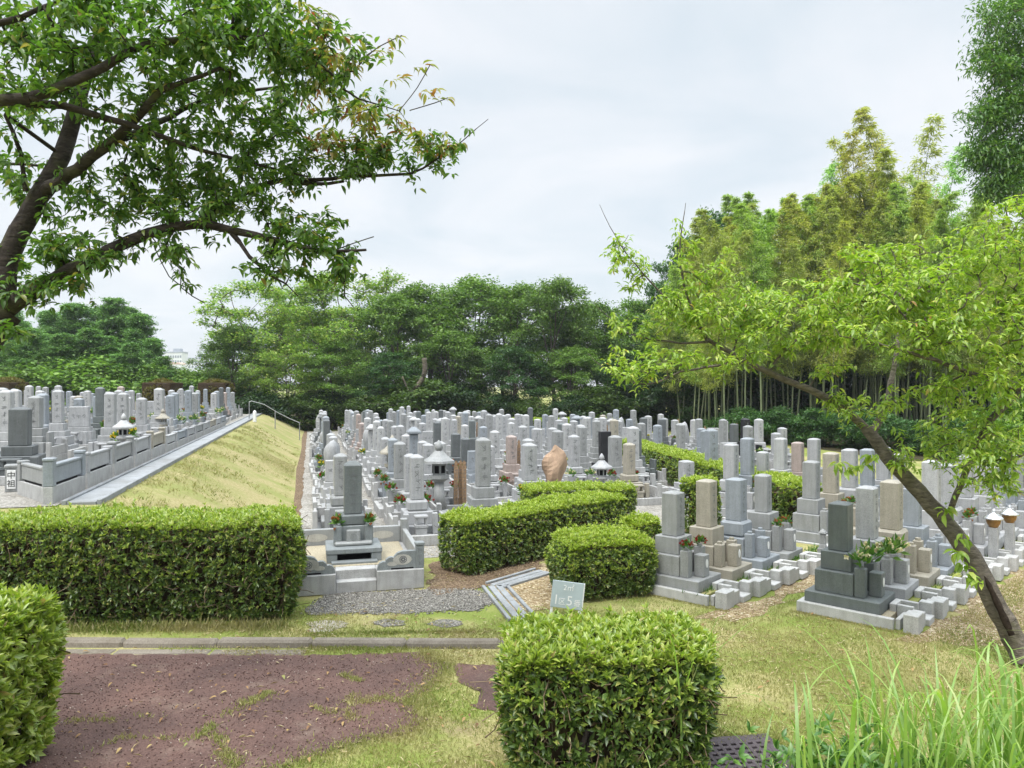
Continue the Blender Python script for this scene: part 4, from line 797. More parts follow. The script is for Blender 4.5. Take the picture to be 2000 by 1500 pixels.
# dry clippings lying on everything
N1 = 26000; P = np.stack([g.uniform(-3.5, 7.0, N1), 4.0 + 8.5 * g.uniform(0, 1, N1) ** 1.2], 1); k = noise2(P, 2.6, 1.1) + .4 * noise2(P, 8, .3) > g.uniform(-.6, .9, N1); k &= ~inpoly(P, redp) | (g.uniform(0, 1, N1) < .12)
k &= (np.abs(P[:, 0]) < .72 * P[:, 1] + .3)
for e in excl[4:7]: k &= ~inpoly(P, e)
P = P[k]; n = len(P); a = g.uniform(0, 6.28, n); d = np.stack([np.cos(a), np.sin(a), g.uniform(-.05, .25, n)], 1)
v, f = leaves(T_DIA, np.concatenate([P, np.full((n, 1), .014)], 1), d, np.array([[0, 0, 1.]]) + .3 * rvec(g, n), g.uniform(.02, .085, n), g.uniform(.003, .011, n)); tag(link('straw_litter', np_mesh('straw_litter', v, f, M['straw'])), kind='stuff')
n = 420; P = np.stack([g.uniform(-4.5, 4, n), g.uniform(4.2, 8.8, n)], 1); a = g.uniform(0, 6.28, n); d = np.stack([np.cos(a), np.sin(a), np.zeros(n)], 1); l = g.uniform(.03, .07, n); v, f = leaves(T_LEAF, np.concatenate([P, np.full((n, 1), .028)], 1), d, np.array([[0, 0, 1.]]) + .35 * rvec(g, n), l, l * .45); tag(link('fallen_leaves', np_mesh('fallen_leaves', v, f, M['fallen'])), kind='stuff')
# loose gravel stones
def pebbles(name, P, s, mat):
    n = len(P); tv = np.array([(1, 0, 0), (-1, 0, 0), (0, 1, 0), (0, -1, 0), (0, 0, 1), (0, 0, -1)], float); tf = np.array([(0, 2, 4), (2, 1, 4), (1, 3, 4), (3, 0, 4), (2, 0, 5), (1, 2, 5), (3, 1, 5), (0, 3, 5)])
    Q = np.linalg.qr(g.normal(size=(n, 3, 3)))[0]; sc = g.uniform(.5, 1.2, (n, 6, 1)) * g.uniform(.5, 1.3, (n, 1, 1)) * s; V = np.einsum('kj,nij->nki', tv, Q) * sc * [1, 1, .7] + np.concatenate([P, np.full((n, 1), .01)], 1)[:, None, :]
    tag(link(name, np_mesh(name, V.reshape(-1, 3), (tf[None] + (np.arange(n) * 6)[:, None, None]).reshape(-1, 3), M[mat])), kind='stuff')
m, t, o = newmat('pebble'); gg = t.nodes.new('ShaderNodeNewGeometry'); princ(t, o, ramp(t, gg.outputs['Random Per Island'], [(0, (.09, .085, .078)), (.5, (.21, .2, .18)), (.9, (.32, .305, .275)), (1, (.46, .44, .40))]), .9, .15); M['pebble'] = m
P = np.stack([g.uniform(-2.9, .2, 16000), g.uniform(8.3, 10.2, 16000)], 1); P = P[inpoly(P + g.normal(0, .05, P.shape), gp)]; pebbles('loose_gravel', P, .014, 'pebble')
m, t, o = newmat('red_chip'); gg = t.nodes.new('ShaderNodeNewGeometry'); princ(t, o, ramp(t, gg.outputs['Random Per Island'], [(0, (.055, .032, .027)), (.6, (.13, .074, .062)), (.93, (.2, .13, .11)), (1, (.5, .44, .38))]), .85, .25); M['chip'] = m
P = np.stack([g.uniform(-4.6, .2, 13000), g.uniform(3.6, 7.4, 13000)], 1); P = P[inpoly(P, redp)]; pebbles('asphalt_chips', P, .0075, 'chip')
def strap(name, base, tip_h, n, rx, ry, w, mat, seed, hr=(.45, 1.0)):
    q = np.random.default_rng(seed); K = 7; V = []; F = []
    for i in range(n):
        b = np.array([base[0] + q.normal(0, rx), base[1] + q.normal(0, ry), 0]); a = q.uniform(0, 6.283); h = tip_h * q.uniform(*hr); out_ = h * q.uniform(.15, .85); s = np.array([-math.sin(a), math.cos(a), 0]) ; dr = np.array([math.cos(a), math.sin(a), 0]); ww = w * q.uniform(.6, 1.3); dp = q.uniform(.0, .85); n0 = len(V)
        for k in range(K + 1):
            x = k / K; z = h * (x * (1 + dp) - dp * 1.1 * x ** 3.2); c = b + dr * out_ * x ** 2 + np.array([0, 0, z]); wd = ww * (min(1, x * 5 + .4)) * (1 - x ** 2.2) + .0006; V += [c - s * wd, c + s * wd]
        for k in range(K): F.append((n0 + 2 * k, n0 + 2 * k + 1, n0 + 2 * k + 3, n0 + 2 * k + 2))
    return tag(link(name, np_mesh(name, np.array(V), np.array(F), M[mat])), kind='stuff')
for k_, (bs, th, n_, rx, ry, w_, hr_) in enumerate((((2.95, 4.6), 1.0, 150, .4, .28, .0125, (.5, 1.0)), ((2.3, 4.75), .82, 55, .34, .22, .0115, (.5, 1.05)), ((3.35, 4.5), 1.12, 55, .2, .28, .013, (.5, 1.0)), ((2.5, 4.5), .45, 190, .55, .25, .005, (.4, 1.0)), ((2.9, 4.5), .7, 260, .5, .25, .007, (.4, 1.0)), ((.62, 5.25), 1.15, 5, .05, .05, .007, (.8, 1.0)), ((1.15, 5.15), 1.2, 7, .10, .1, .008, (.75, 1.0)))): strap('tall_grass', bs, th, n_, rx, ry, w_, 'tallgrass', k_ + 1, hr_)
q = np.random.default_rng(8); n = 420; P = np.stack([q.normal(2.35, .38, n), q.normal(4.75, .2, n), np.abs(q.normal(0, .16, n)) + .04], 1); v, f = rosettes(q, P, np.array([[0, 0, 1.]]) + .6 * rvec(q, n), 5, .075, .42, T_LEAF, 1.2); tag(link('broadleaf_weeds', np_mesh('broadleaf_weeds', v, f, M['weed'])), kind='stuff')

# ------------------------------------------------------------------ trees
def smooth_line(pts, step=.12):
    P = [np.array(p, float) for p in pts]; out_ = []
    for i in range(len(P) - 1):
        p0, p1, p2, p3 = P[max(i - 1, 0)], P[i], P[i + 1], P[min(i + 2, len(P) - 1)]; n = max(2, int(np.linalg.norm(p2 - p1) / step))
        for k in range(n):
            t = k / n; out_.append(.5 * (2 * p1 + (p2 - p0) * t + (2 * p0 - 5 * p1 + 4 * p2 - p3) * t * t + (3 * p1 - p0 - 3 * p2 + p3) * t ** 3))
    out_.append(P[-1]); return np.array(out_)
def grow(limbs, targets, g, step=.14, wig=.18, rtip=.003, lift=.1, ex=.5, lstep=.12):
    """limbs: list of (points, r0, r1); targets grow towards their nearest wood. Returns segments and tips."""
    cap = 60000; P = np.zeros((cap, 3)); par = np.full(cap, -1); rad = np.zeros(cap); fix = np.zeros(cap, bool); n = 0
    for pts, r0, r1 in limbs:
        S = smooth_line(pts, lstep); m = len(S); p = -1
        if n: d = np.linalg.norm(P[:n] - S[0], axis=1); j = int(d.argmin()); p = j if d[j] < .6 else -1
        P[n:n + m] = S + g.normal(0, .006, S.shape); par[n] = p; par[n + 1:n + m] = np.arange(n, n + m - 1); rad[n:n + m] = np.linspace(r0, r1, m); fix[n:n + m] = True; n += m
    nl = n; T = np.asarray(targets); dd = np.array([np.linalg.norm(P[:nl] - t, axis=1).min() for t in T]); tips = []; dirs = []
    for t in T[np.argsort(dd)]:
        j = int(((P[:n] - t) ** 2).sum(1).argmin()); a = P[j].copy(); d = np.linalg.norm(t - a)
        if d < 1e-3: continue
        k = max(1, int(math.ceil(d / step))); c = (a + t) / 2 + g.normal(0, wig * d * .5, 3) + [0, 0, lift * d]
        if n + k >= cap: break
        for i in range(1, k + 1):
            w = i / k; P[n] = (1 - w) ** 2 * a + 2 * w * (1 - w) * c + w * w * t; par[n] = j if i == 1 else n - 1; n += 1
        tips.append(t); dirs.append(t - c)
    cnt = np.zeros(n); 
    isl = np.ones(n, bool); isl[par[:n][par[:n] >= 0]] = False; cnt[isl] = 1
    for i in range(n - 1, -1, -1):
        if par[i] >= 0 and par[i] < i: cnt[par[i]] += cnt[i]
    rr = np.where(fix[:n], rad[:n], rtip * np.maximum(cnt, 1) ** ex); idx = np.where(par[:n] >= 0)[0]; pa = par[idx]; ra = np.minimum(rr[pa], rr[idx] * 1.5 + .001); ra = np.where(fix[idx] & fix[pa], np.minimum(rr[pa], rr[idx] * 1.15), ra)
    return P[pa], P[idx], ra, rr[idx], np.array(tips), unit(np.array(dirs))
def wood_mesh(name, A, B, ra, rb, mat, thick=.02):
    big = rb > thick; parts = []
    V1, F1 = segs(A[big], B[big] + (B[big] - A[big]) * .12, ra[big], rb[big], 8); V2, F2 = segs(A[~big], B[~big], ra[~big], rb[~big], 4)
    return np_mesh(name, np.concatenate([V1, V2]), np.concatenate([F1, F2 + len(V1)]), mat, True)
def pads_px(pads, g):
    out_ = []
    for cx, cy, rx, ry, Y, dY, n in pads:
        for _ in range(n):
            while True:
                a, b, c = g.uniform(-1, 1, 3)
                if a * a + b * b + c * c <= 1: break
            out_.append(P3(cx + a * rx, cy + b * ry, Y + c * dY))
    return np.array([tuple(p) for p in out_])
def cherry_leaves(g, tips, dirs, n, ln, wd, droop, back=.16):
    k = len(tips); s = g.uniform(0, 1, k * n); Tn = np.repeat(tips, n, 0); Dn = np.repeat(dirs, n, 0); rad = rvec(g, k * n) * [1, 1, .5]; d = unit(Dn * [.55, .55, .3] + rad * .85 + [0, 0, -droop]); P = Tn - Dn * (s * back)[:, None]
    l = ln * g.uniform(.6, 1.2, k * n); return leaves(T_LEAF, P + d * .02, d, np.array([[0, 0, 1.]]) + .5 * rvec(g, k * n), l, l * wd)
# left cherry, near the camera
g = np.random.default_rng(21)
def PX(l): return [P3(*q) for q in l]
limbsL = [([(-4.85, 5.75, 0), (-4.75, 5.7, .9), (-4.5, 5.65, 2.0), P3(-45, 690, 5.65), P3(8, 610, 5.7)], .21, .145),
          (PX([(8, 610, 5.7), (10, 520, 5.75), (55, 420, 5.8), (105, 330, 5.9), (140, 240, 6.0), (165, 150, 6.1), (200, 40, 6.2), (225, -90, 6.3)]), .12, .045),
          (PX([(8, 610, 5.7), (60, 572, 5.6), (130, 535, 5.5), (210, 490, 5.45), (290, 452, 5.5), (380, 440, 5.55), (450, 450, 5.5), (540, 470, 5.5), (620, 490, 5.5), (715, 487, 5.5)]), .095, .014),
          (PX([(450, 450, 5.5), (490, 500, 5.45), (530, 540, 5.4), (580, 572, 5.4)]), .03, .006), (PX([(670, 492, 5.5), (672, 530, 5.5), (674, 575, 5.5)]), .014, .007),
          (PX([(85, 375, 5.85), (150, 330, 5.6), (205, 285, 5.5), (270, 225, 5.4), (310, 175, 5.3), (360, 160, 5.2), (430, 130, 5.2)]), .075, .02),
          (PX([(205, 285, 5.5), (300, 240, 5.9), (420, 190, 6.2), (560, 165, 6.4), (680, 150, 6.5)]), .04, .008),
          (PX([(-120, 205, 4.9), (0, 195, 5.0), (60, 190, 5.0), (135, 160, 5.05), (200, 130, 5.1), (260, 95, 5.1), (340, 78, 5.15), (440, 72, 5.2), (520, 82, 5.3), (600, 105, 5.4), (650, 150, 5.5), (700, 190, 5.6), (780, 215, 5.7)]), .06, .006),
          (PX([(0, 195, 5.0), (80, 202, 5.1), (160, 215, 5.2), (250, 245, 5.3), (330, 270, 5.4), (430, 300, 5.6), (520, 325, 5.8), (600, 345, 5.9)]), .045, .01),
          (PX([(380, 440, 5.55), (450, 390, 5.9), (520, 360, 6.1), (570, 352, 6.2), (650, 349, 6.2), (720, 342, 6.2), (800, 342, 6.2), (850, 310, 6.2), (900, 275, 6.2), (955, 232, 6.2)]), .04, .004),
          (PX([(570, 360, 6.2), (640, 358, 6.2), (670, 354, 6.2)]), .022, .018),
          (PX([(-150, 60, 5.0), (0, 45, 5.1), (70, 15, 5.1), (150, -10, 5.2), (240, -40, 5.2)]), .04, .015), (PX([(80, 10, 5.1), (110, 60, 5.1), (140, 95, 5.2), (190, 135, 5.2)]), .018, .008),
          (PX([(440, 72, 5.2), (450, 40, 5.25), (465, -20, 5.3)]), .018, .012), (PX([(10, 225, 5.6), (40, 300, 5.7), (48, 370, 5.75)]), .022, .03), (PX([(-60, 330, 6.2), (20, 318, 6.1), (70, 325, 6.0)]), .02, .016)]
padsL = [(110, 50, 190, 90, 5.3, .6, 90), (320, 40, 190, 85, 5.3, .6, 100), (510, 50, 170, 85, 5.4, .6, 95), (620, 110, 110, 90, 5.5, .5, 62), (460, 150, 190, 70, 5.7, .6, 80), (250, 150, 160, 70, 5.6, .6, 62), (60, 130, 110, 80, 5.4, .6, 42),
         (620, 215, 160, 60, 6.1, .5, 66), (760, 265, 110, 55, 6.2, .4, 44), (850, 295, 55, 40, 6.2, .3, 16), (690, 305, 120, 40, 6.2, .4, 44), (540, 270, 150, 60, 6.1, .5, 56), (400, 270, 120, 60, 5.8, .5, 36), (240, 250, 90, 45, 5.6, .4, 18),
         (470, 370, 150, 60, 5.9, .5, 70), (590, 450, 90, 45, 5.6, .4, 34), (350, 400, 140, 60, 5.7, .5, 56), (220, 385, 100, 55, 5.7, .5, 36), (170, 490, 120, 50, 5.5, .4, 40), (70, 565, 110, 35, 5.5, .4, 32), (110, 440, 70, 60, 5.6, .4, 22),
         (40, 340, 60, 60, 6.0, .5, 20), (25, 230, 60, 80, 6.0, .5, 22), (640, 525, 60, 40, 5.5, .3, 22), (540, 515, 60, 38, 5.45, .3, 20), (350, 510, 35, 55, 5.5, .3, 13), (10, 500, 40, 50, 5.8, .4, 12), (15, 650, 60, 14, 5.4, .3, 8), (330, 330, 110, 40, 5.8, .5, 24)]
limbsL = [(p_, a_ * (.74 if k_ else .9), b_ * (.68 if k_ else .85)) for k_, (p_, a_, b_) in enumerate(limbsL)]
tg = pads_px(padsL, g); A, B, ra, rb, tips, dirs = grow(limbsL, tg, g, .11, .22, .0026, .05, .52)
root = empty('cherry_tree', (-4.85, 5.75, 0)); tag(root, 'dark-trunked cherry tree overhanging the left foreground', 'tree')
def child(name, me, off=(4.85, -5.75, 0)):
    o = link(name, me, None, root); o.location = off; return o
child('trunk', wood_mesh('trunk', A, B, ra, rb, M['bark_dark']))
red = np.array([((p[0] / p[1]) * FPX + 1000 > 600 and HY + (CAMH - p[2]) / p[1] * FPX < 290) for p in tips]) & (g.uniform(0, 1, len(tips)) < .55)
v, f = cherry_leaves(g, tips[~red], dirs[~red], 17, .074, .42, .2, .24); child('foliage', np_mesh('foliage', v, f, M['cherry_l']))
tr = np.concatenate([tips[red], np.array([tuple(P3(*q)) for q in ((840, 125, 6), (855, 175, 6), (875, 190, 6), (780, 70, 5.8), (770, 95, 5.8), (800, 150, 5.9))])]); dr = np.concatenate([dirs[red], unit(np.ones((6, 3)) * [1, 0, .1])])
v, f = cherry_leaves(g, tr, dr, 12, .082, .32, .25); child('turning_leaves', np_mesh('turning_leaves', v, f, M['cherry_red']))
mb = MB()
for a in ([(780, 215, 5.7), (815, 170, 5.9), (840, 125, 6)], [(800, 215, 5.8), (850, 200, 6), (875, 190, 6)], [(700, 120, 5.6), (740, 90, 5.7), (785, 68, 5.8)], [(650, 490, 5.5), (690, 475, 5.5), (730, 462, 5.5)], [(360, 520, 5.5), (352, 560, 5.5), (400, 592, 5.5)], [(300, 480, 5.5), (330, 540, 5.5), (360, 560, 5.5)]): mb.tube(smooth_line(PX(a), .1), .004, 4)
child('bare_twigs', mb.mesh('bare_twigs', M['bark_dark']))
# right cherry, leaning
g = np.random.default_rng(22)
limbsR = [(PX([(2010, 1310, 7.15), (1962, 1215, 7.25), (1895, 1085, 7.4), (1832, 1005, 7.5), (1780, 945, 7.55), (1732, 890, 7.6), (1695, 840, 7.7)]), .155, .088),
          (PX([(1695, 840, 7.7), (1650, 800, 7.7), (1600, 770, 7.75), (1500, 727, 7.8), (1430, 690, 7.85), (1380, 660, 7.85), (1350, 600, 7.8), (1331, 530, 7.8), (1330, 470, 7.8), (1340, 395, 7.8)]), .062, .004),
          (PX([(1450, 708, 7.8), (1400, 715, 7.5), (1330, 728, 7.3), (1260, 750, 7.2), (1190, 728, 7.2), (1150, 690, 7.2)]), .022, .004), (PX([(1385, 668, 7.8), (1300, 668, 7.9), (1225, 648, 8.0), (1165, 598, 8.0)]), .02, .004),
          (PX([(1350, 615, 7.8), (1290, 572, 7.7), (1228, 500, 7.6), (1190, 440, 7.6), (1172, 400, 7.6)]), .018, .003), (PX([(1700, 845, 7.7), (1722, 810, 7.9), (1745, 725, 8.1), (1760, 640, 8.3), (1800, 560, 8.4)]), .06, .015),
          (PX([(1850, 1015, 7.5), (1876, 944, 7.4), (1902, 890, 7.3), (1935, 820, 7.2), (1990, 770, 7.1), (2060, 700, 7.0)]), .04, .05), (PX([(1995, 762, 7.1), (1915, 735, 7.0), (1825, 703, 6.9), (1715, 672, 6.8), (1640, 655, 6.8)]), .045, .008),
          (PX([(1905, 890, 7.3), (1960, 900, 7.1), (2040, 870, 7.0)]), .02, .015), (PX([(1500, 727, 7.8), (1540, 680, 7.6), (1590, 630, 7.5), (1640, 600, 7.5)]), .022, .006), (PX([(1430, 690, 7.85), (1450, 640, 8.0), (1480, 590, 8.1)]), .016, .005), (PX([(1825, 703, 6.9), (1780, 640, 6.9), (1740, 590, 6.9), (1700, 560, 7.0)]), .02, .005)]
padsR = [(1330, 600, 70, 40, 7.8, .4, 26), (1440, 590, 120, 40, 7.9, .5, 52), (1420, 630, 130, 38, 7.8, .5, 44), (1580, 595, 150, 50, 7.6, .6, 74), (1560, 650, 130, 40, 7.6, .5, 52), (1720, 560, 120, 55, 7.2, .6, 66), (1760, 640, 140, 55, 7.0, .6, 72), (1880, 560, 120, 70, 7.0, .6, 72),
         (1950, 480, 70, 60, 7.0, .5, 36), (1900, 650, 120, 60, 6.9, .6, 66), (1960, 735, 70, 55, 6.9, .5, 34), (1790, 500, 90, 35, 7.6, .5, 26), (1210, 495, 30, 45, 7.6, .2, 10), (1250, 545, 45, 30, 7.7, .3, 10), (1240, 635, 70, 22, 7.9, .3, 14), (1275, 695, 90, 30, 7.4, .4, 22), (1220, 725, 50, 20, 7.2, .3, 10), (1400, 712, 80, 20, 7.5, .4, 14),
         (1500, 690, 60, 22, 7.7, .4, 10), (1830, 880, 100, 38, 7.3, .4, 34), (1690, 790, 90, 30, 7.6, .4, 20), (1950, 850, 60, 60, 7.0, .4, 32), (1930, 920, 75, 32, 7.0, .4, 26), (1640, 720, 60, 20, 7.6, .4, 8), (1850, 770, 100, 30, 7.1, .5, 20), (1350, 510, 25, 60, 7.8, .2, 10), (1420, 540, 50, 40, 7.9, .4, 14), (1680, 505, 70, 30, 7.6, .4, 16), (1980, 600, 50, 60, 6.9, .4, 26), (1870, 830, 90, 40, 7.2, .5, 26), (1780, 770, 70, 25, 7.3, .4, 10), (1950, 955, 60, 18, 7.0, .3, 12), (1990, 410, 30, 40, 7.0, .3, 12)]
limbsR = [(p_, a_ * .72, b_ * .7) for p_, a_, b_ in limbsR]; padsR = [(a_, b_, c_ * 1.04, d_ * 1.08, e_, f_, int(n_ * 1.3)) for a_, b_, c_, d_, e_, f_, n_ in padsR]
tg = pads_px(padsR, g); A, B, ra, rb, tips, dirs = grow(limbsR, tg, g, .12, .2, .0028, .08, .5)
bx, by = limbsR[0][0][0].x, limbsR[0][0][0].y; root = empty('cherry_tree', (bx, by, 0)); tag(root, 'leaning cherry tree with bright yellow-green leaves over the kerbed rows', 'tree')
off = (-bx, -by, 0); child('trunk', wood_mesh('trunk', A, B, ra, rb, M['bark_grey']), off)
v, f = cherry_leaves(g, tips, dirs, 17, .072, .36, .16, .24); child('foliage', np_mesh('foliage', v, f, M['cherry_r']), off)
ep = np.array([tuple(P3(*q)) for q in ((1705, 885, 7.3), (1690, 905, 7.4), (1745, 905, 7.4), (1880, 1055, 7.2), (1870, 1075, 7.2), (1895, 1110, 7.15), (1905, 1125, 7.1), (1845, 985, 7.35), (1640, 900, 7.5), (1665, 915, 7.5))]); 
for e_ in ep: v, f = cherry_leaves(g, np.repeat(e_[None], 2, 0), unit(rvec(g, 2) + [0, -.5, .3]), 8, .11, .42, .45, .1); child('shoot', np_mesh('shoot', v, f, M['cherry_r']), off)
mb = MB(); hl = PX([(1922, 1125, 7.22), (1948, 1180, 7.13), (1975, 1240, 7.05)]); mb.tube(smooth_line([tuple(p) for p in hl], .05), [.004, .014, .026, .022, .03, .034, .028, .036, .034, .026, .03, .018, .012, .006][:len(smooth_line([tuple(p) for p in hl], .05))] + [.008] * 20, 8)
mb2 = MB(); mb2.v = mb.v; mb2.f = mb.f; child('hollow_strip', mb2.mesh('hollow_strip', M['hollow_wood'], True), off)  # raised dark wood strip; the cavity's shade is in its colour

# woodland and other background trees: prototypes shared by copies
def crown_tree(seed, mat, bark_, H=10.0, R_=3.4, base=.28, n_cl=72, per=9, leafn=26, ll=.225, shape='round', cl=.78):
    g = np.random.default_rng(seed); tg = []; cen = []
    for _ in range(n_cl):
        w = g.uniform(0, 1) ** .8; z = H * (base + (1 - base) * w); a = g.uniform(0, 6.283)
        rm = {'round': R_ * math.sqrt(max(.04, 1 - (1.9 * (w - .42)) ** 2)) if abs(w - .42) < .52 else R_ * .25, 'cone': R_ * (1.04 - w) ** .8, 'vase': R_ * (.45 + .75 * math.sin(min(1, w * 1.05) * 2.4))}[shape]
        r = rm * (g.uniform(.35, 1.0) ** .6 if g.uniform() > .12 else g.uniform(1.0, 1.18)); c = np.array([r * math.cos(a), r * math.sin(a), min(z, H * .97)]); cen.append(c); q = g.normal(0, 1, (per, 3)) * [cl * .55, cl * .55, cl * .25]; tg.append(c + q)
    tg = np.concatenate(tg); trunk = [(0, 0, 0), (g.normal(0, .12), g.normal(0, .12), H * .25), (g.normal(0, .3), g.normal(0, .3), H * .5), (g.normal(0, .3), g.normal(0, .3), H * (.9 if shape == 'cone' else .72))]
    limbs = [(trunk, .2, .04)]
    if shape != 'cone':
        for k in range(6): c = cen[g.integers(0, len(cen))]; s = np.array(trunk[1]) * (1 - k / 8) + np.array(trunk[2]) * (k / 8); limbs.append(([s, s * .5 + c * .5 + [0, 0, -.2], c], .085, .025))
    A, B, ra, rb, tips, dirs = grow(limbs, tg, g, .45, .2, .011, .1, .5, .4); k = len(tips)
    P = np.repeat(tips, leafn, 0) + g.normal(0, 1, (k * leafn, 3)) * [.30, .30, .15] * (cl / .95); d = unit(rvec(g, k * leafn) * [1, 1, .5] + [0, 0, -.15]); l = ll * g.uniform(.6, 1.25, k * leafn)
    v, f = leaves(T_DIA, P, d, np.array([[0, 0, 1.]]) + .55 * rvec(g, k * leafn), l, l * .62)
    return [('trunk', wood_mesh('trunk', A, B, ra, rb, M[bark_], .05)), ('crown', np_mesh('crown', v, f, M[mat]))]
PROTO = {'broad': [crown_tree(31, 'tree_a', 'bark_far', 10, 3.5), crown_tree(32, 'tree_a', 'bark_far', 10, 3.2, .22, 76)], 'yellow': [crown_tree(33, 'tree_b', 'bark_far', 10, 3.6, .25, 70, 9, 24, .22, 'vase')],
         'dark': [crown_tree(34, 'tree_c', 'bark_far', 10, 3.6, .1, 76, 9, 28)], 'conifer': [crown_tree(35, 'conifer', 'bark_far', 9, 2.0, .06, 210, 6, 24, .15, 'cone', .42), crown_tree(36, 'conifer', 'bark_far', 9, 1.8, .06, 190, 6, 24, .15, 'cone', .4)],
         'shrub': [crown_tree(37, 'tree_a', 'bark_far', 3, 1.9, .06, 30, 10, 34, .2), crown_tree(38, 'tree_c', 'bark_far', 3, 2.0, .04, 30, 10, 34, .2)]}
def tree(kind, px, Y, ztop, label, group, wide=1.0, tint=(1, 1, 1), z0=0, name='tree', cat='tree', var=None, shift=0):
    pr = PROTO[kind]; pr = pr[(var if var is not None else rnd.randrange(len(pr)))]; h = {'conifer': 9.0, 'shrub': 3.0}.get(kind, 10.0); s = (ztop - z0) / h
    r = empty(name, ((px - 1000) / FPX * Y, Y, z0), rnd.uniform(0, 6.28), (s * wide, s * wide, s)); tag(r, label, cat, group)
    for nm, me in pr: o = bpy.data.objects.new(nm, me); COL.objects.link(o); o.parent = r; o.color = (*tint, 1)
zt_ = lambda py, Y: CAMH + (HY - py) / FPX * Y
wl = [(452, 50, 640, 'broad', .8), (520, 52, 558, 'yellow', 1.0), (610, 49, 600, 'yellow', .95), (690, 54, 538, 'yellow', 1.0), (655, 47, 668, 'broad', 1.1), (560, 46.5, 690, 'yellow', 1.1), (770, 50, 580, 'broad', .9), (830, 53, 560, 'broad', 1.0), (925, 55, 545, 'broad', 1.05), (880, 48, 650, 'broad', 1.1), (1010, 53, 560, 'broad', 1.0),
      (1085, 50, 548, 'broad', .8), (1000, 47.5, 680, 'dark', 1.2), (1165, 54, 592, 'broad', 1.0), (1120, 48, 680, 'broad', 1.1), (1245, 52, 588, 'broad', 1.0), (1230, 47, 690, 'dark', 1.2), (1320, 49, 600, 'broad', 1.0), (760, 46.5, 690, 'dark', 1.2), (1330, 45, 700, 'dark', 1.1)]
for k, (px, Y, py, kd, w) in enumerate(wl):
    tree(kd, px, Y, zt_(py, Y), f"{dict(broad='mid-green broadleaf', yellow='yellow-green spreading', dark='low dark-leaved')[kd]} tree, {ORD[k]} along the woodland edge behind the central field", 'woodland trees behind the central field', w * 1.05, (rnd.uniform(.85, 1.15),) * 3)
for k, (px, Y, py) in enumerate(((480, 60, 640), (590, 62, 600), (720, 62, 600), (850, 63, 600), (980, 62, 600), (1100, 62, 610), (1220, 62, 620), (1340, 58, 560), (1420, 56, 520), (1530, 54, 540), (1640, 54, 540), (1750, 52, 540), (1860, 50, 540), (1970, 48, 500), (1380, 52, 640), (1480, 50, 640), (1600, 50, 640))):
    tree('dark', px, Y, zt_(py, Y), f'dark tree, {ORD[k]} from the left in the back rank of the woods', 'dark trees of the back rank', 1.15)
for k, (px, Y, py) in enumerate(((1345, 52, 470), (1395, 54, 420))): tree('dark', px, Y, zt_(py, Y), f'tall dark tree, {ORD[k]} from the left behind the bamboo', 'tall dark trees behind the bamboo', .62, (1.4, 1.4, 1.3))
for k, (px, Y, py, w) in enumerate(((20, 50, 600, 1.2), (95, 54, 606, 1.15), (150, 56, 592, 1.15), (222, 55, 580, 1.2), (275, 52, 612, 1.1), (60, 47, 640, 1.3), (175, 48, 640, 1.3), (300, 50, 660, 1.1), (255, 47, 668, 1.3), (120, 47, 650, 1.3), (-20, 48, 625, 1.3), (325, 47, 722, 1.0), (40, 56, 625, 1.0), (125, 57, 615, 1.0), (190, 58, 600, 1.0), (250, 57, 600, 1.0), (205, 48.5, 655, 1.3), (85, 49, 650, 1.3), (320, 48, 695, 1.2), (30, 47.5, 665, 1.3), (145, 47.5, 668, 1.3), (230, 46.5, 690, 1.3), (-90, 49, 600, 1.3), (-170, 50, 640, 1.3), (-260, 50, 620, 1.3))):
    tree('conifer', px, Y, zt_(py, Y), f'soft-crowned green conifer, {ORD[k]} in the stand behind the terrace', 'conifers behind the terrace', (.8 + .35 * rnd.random()) * w, (rnd.uniform(1.1, 1.6),) * 3, 0, 'conifer_tree')
for k, (px, Y, py) in enumerate(((10, 42, 720), (70, 43, 712), (130, 43, 718), (190, 43, 708), (250, 43, 715), (310, 44, 716), (360, 46, 722), (400, 47, 726), (440, 48, 730))):
    py += rnd.uniform(-14, 22); tree('shrub', px, Y + 4, zt_(py, Y + 4), f'leafy green shrub, {ORD[k]} from the left behind the terrace stones', 'shrubs behind the terrace', rnd.uniform(1.1, 1.7), (rnd.uniform(.8, 1.2),) * 3, .6, 'shrub', 'shrub', 0)
for k in range(16):
    px = 450 + k * 60 + rnd.uniform(-20, 20); Y = 45.5 + rnd.uniform(-1, 1.5); tree('shrub', px, Y, rnd.uniform(1.6, 3.0), f'low undergrowth shrub, {ORD[k]} from the left under the woodland edge', 'undergrowth shrubs', 1.2, (.5, .5, .5), 0, 'shrub', 'shrub', k % 2)  # tint darkened: shade under the crowns put into the leaf colour
for k in range(10):
    px = 1400 + k * 62 + rnd.uniform(-15, 15); Y = 36.5 - k * 1.1 + rnd.uniform(-1, 1); tree('shrub', px, Y, rnd.uniform(1.0, 1.7), f'dark green shrub, {ORD[k]} from the left at the foot of the bamboo', 'shrubs under the bamboo', 1.1, (1.2, 1.2, 1.1), 0, 'shrub', 'shrub', 1)
for k, (px, Y, py) in enumerate(((1975, 15.5, 840), (1930, 19, 820), (2020, 17, 780))): tree('shrub', px, Y, zt_(py, Y), f'leafy shrub, {ORD[k]} of three at the right edge behind the kerbed rows', 'shrubs at the right edge', .75, (1.1, 1.1, 1), 0, 'shrub', 'shrub', k % 2)
for k in range(9): px = 1370 + k * 75; tree('shrub', px, 46.5, rnd.uniform(4.0, 5.5), f'dark thicket shrub, {ORD[k]} from the left behind the bamboo culms', 'thicket behind the bamboo', .9, (.8, .8, .8), 0, 'shrub', 'shrub', 1)
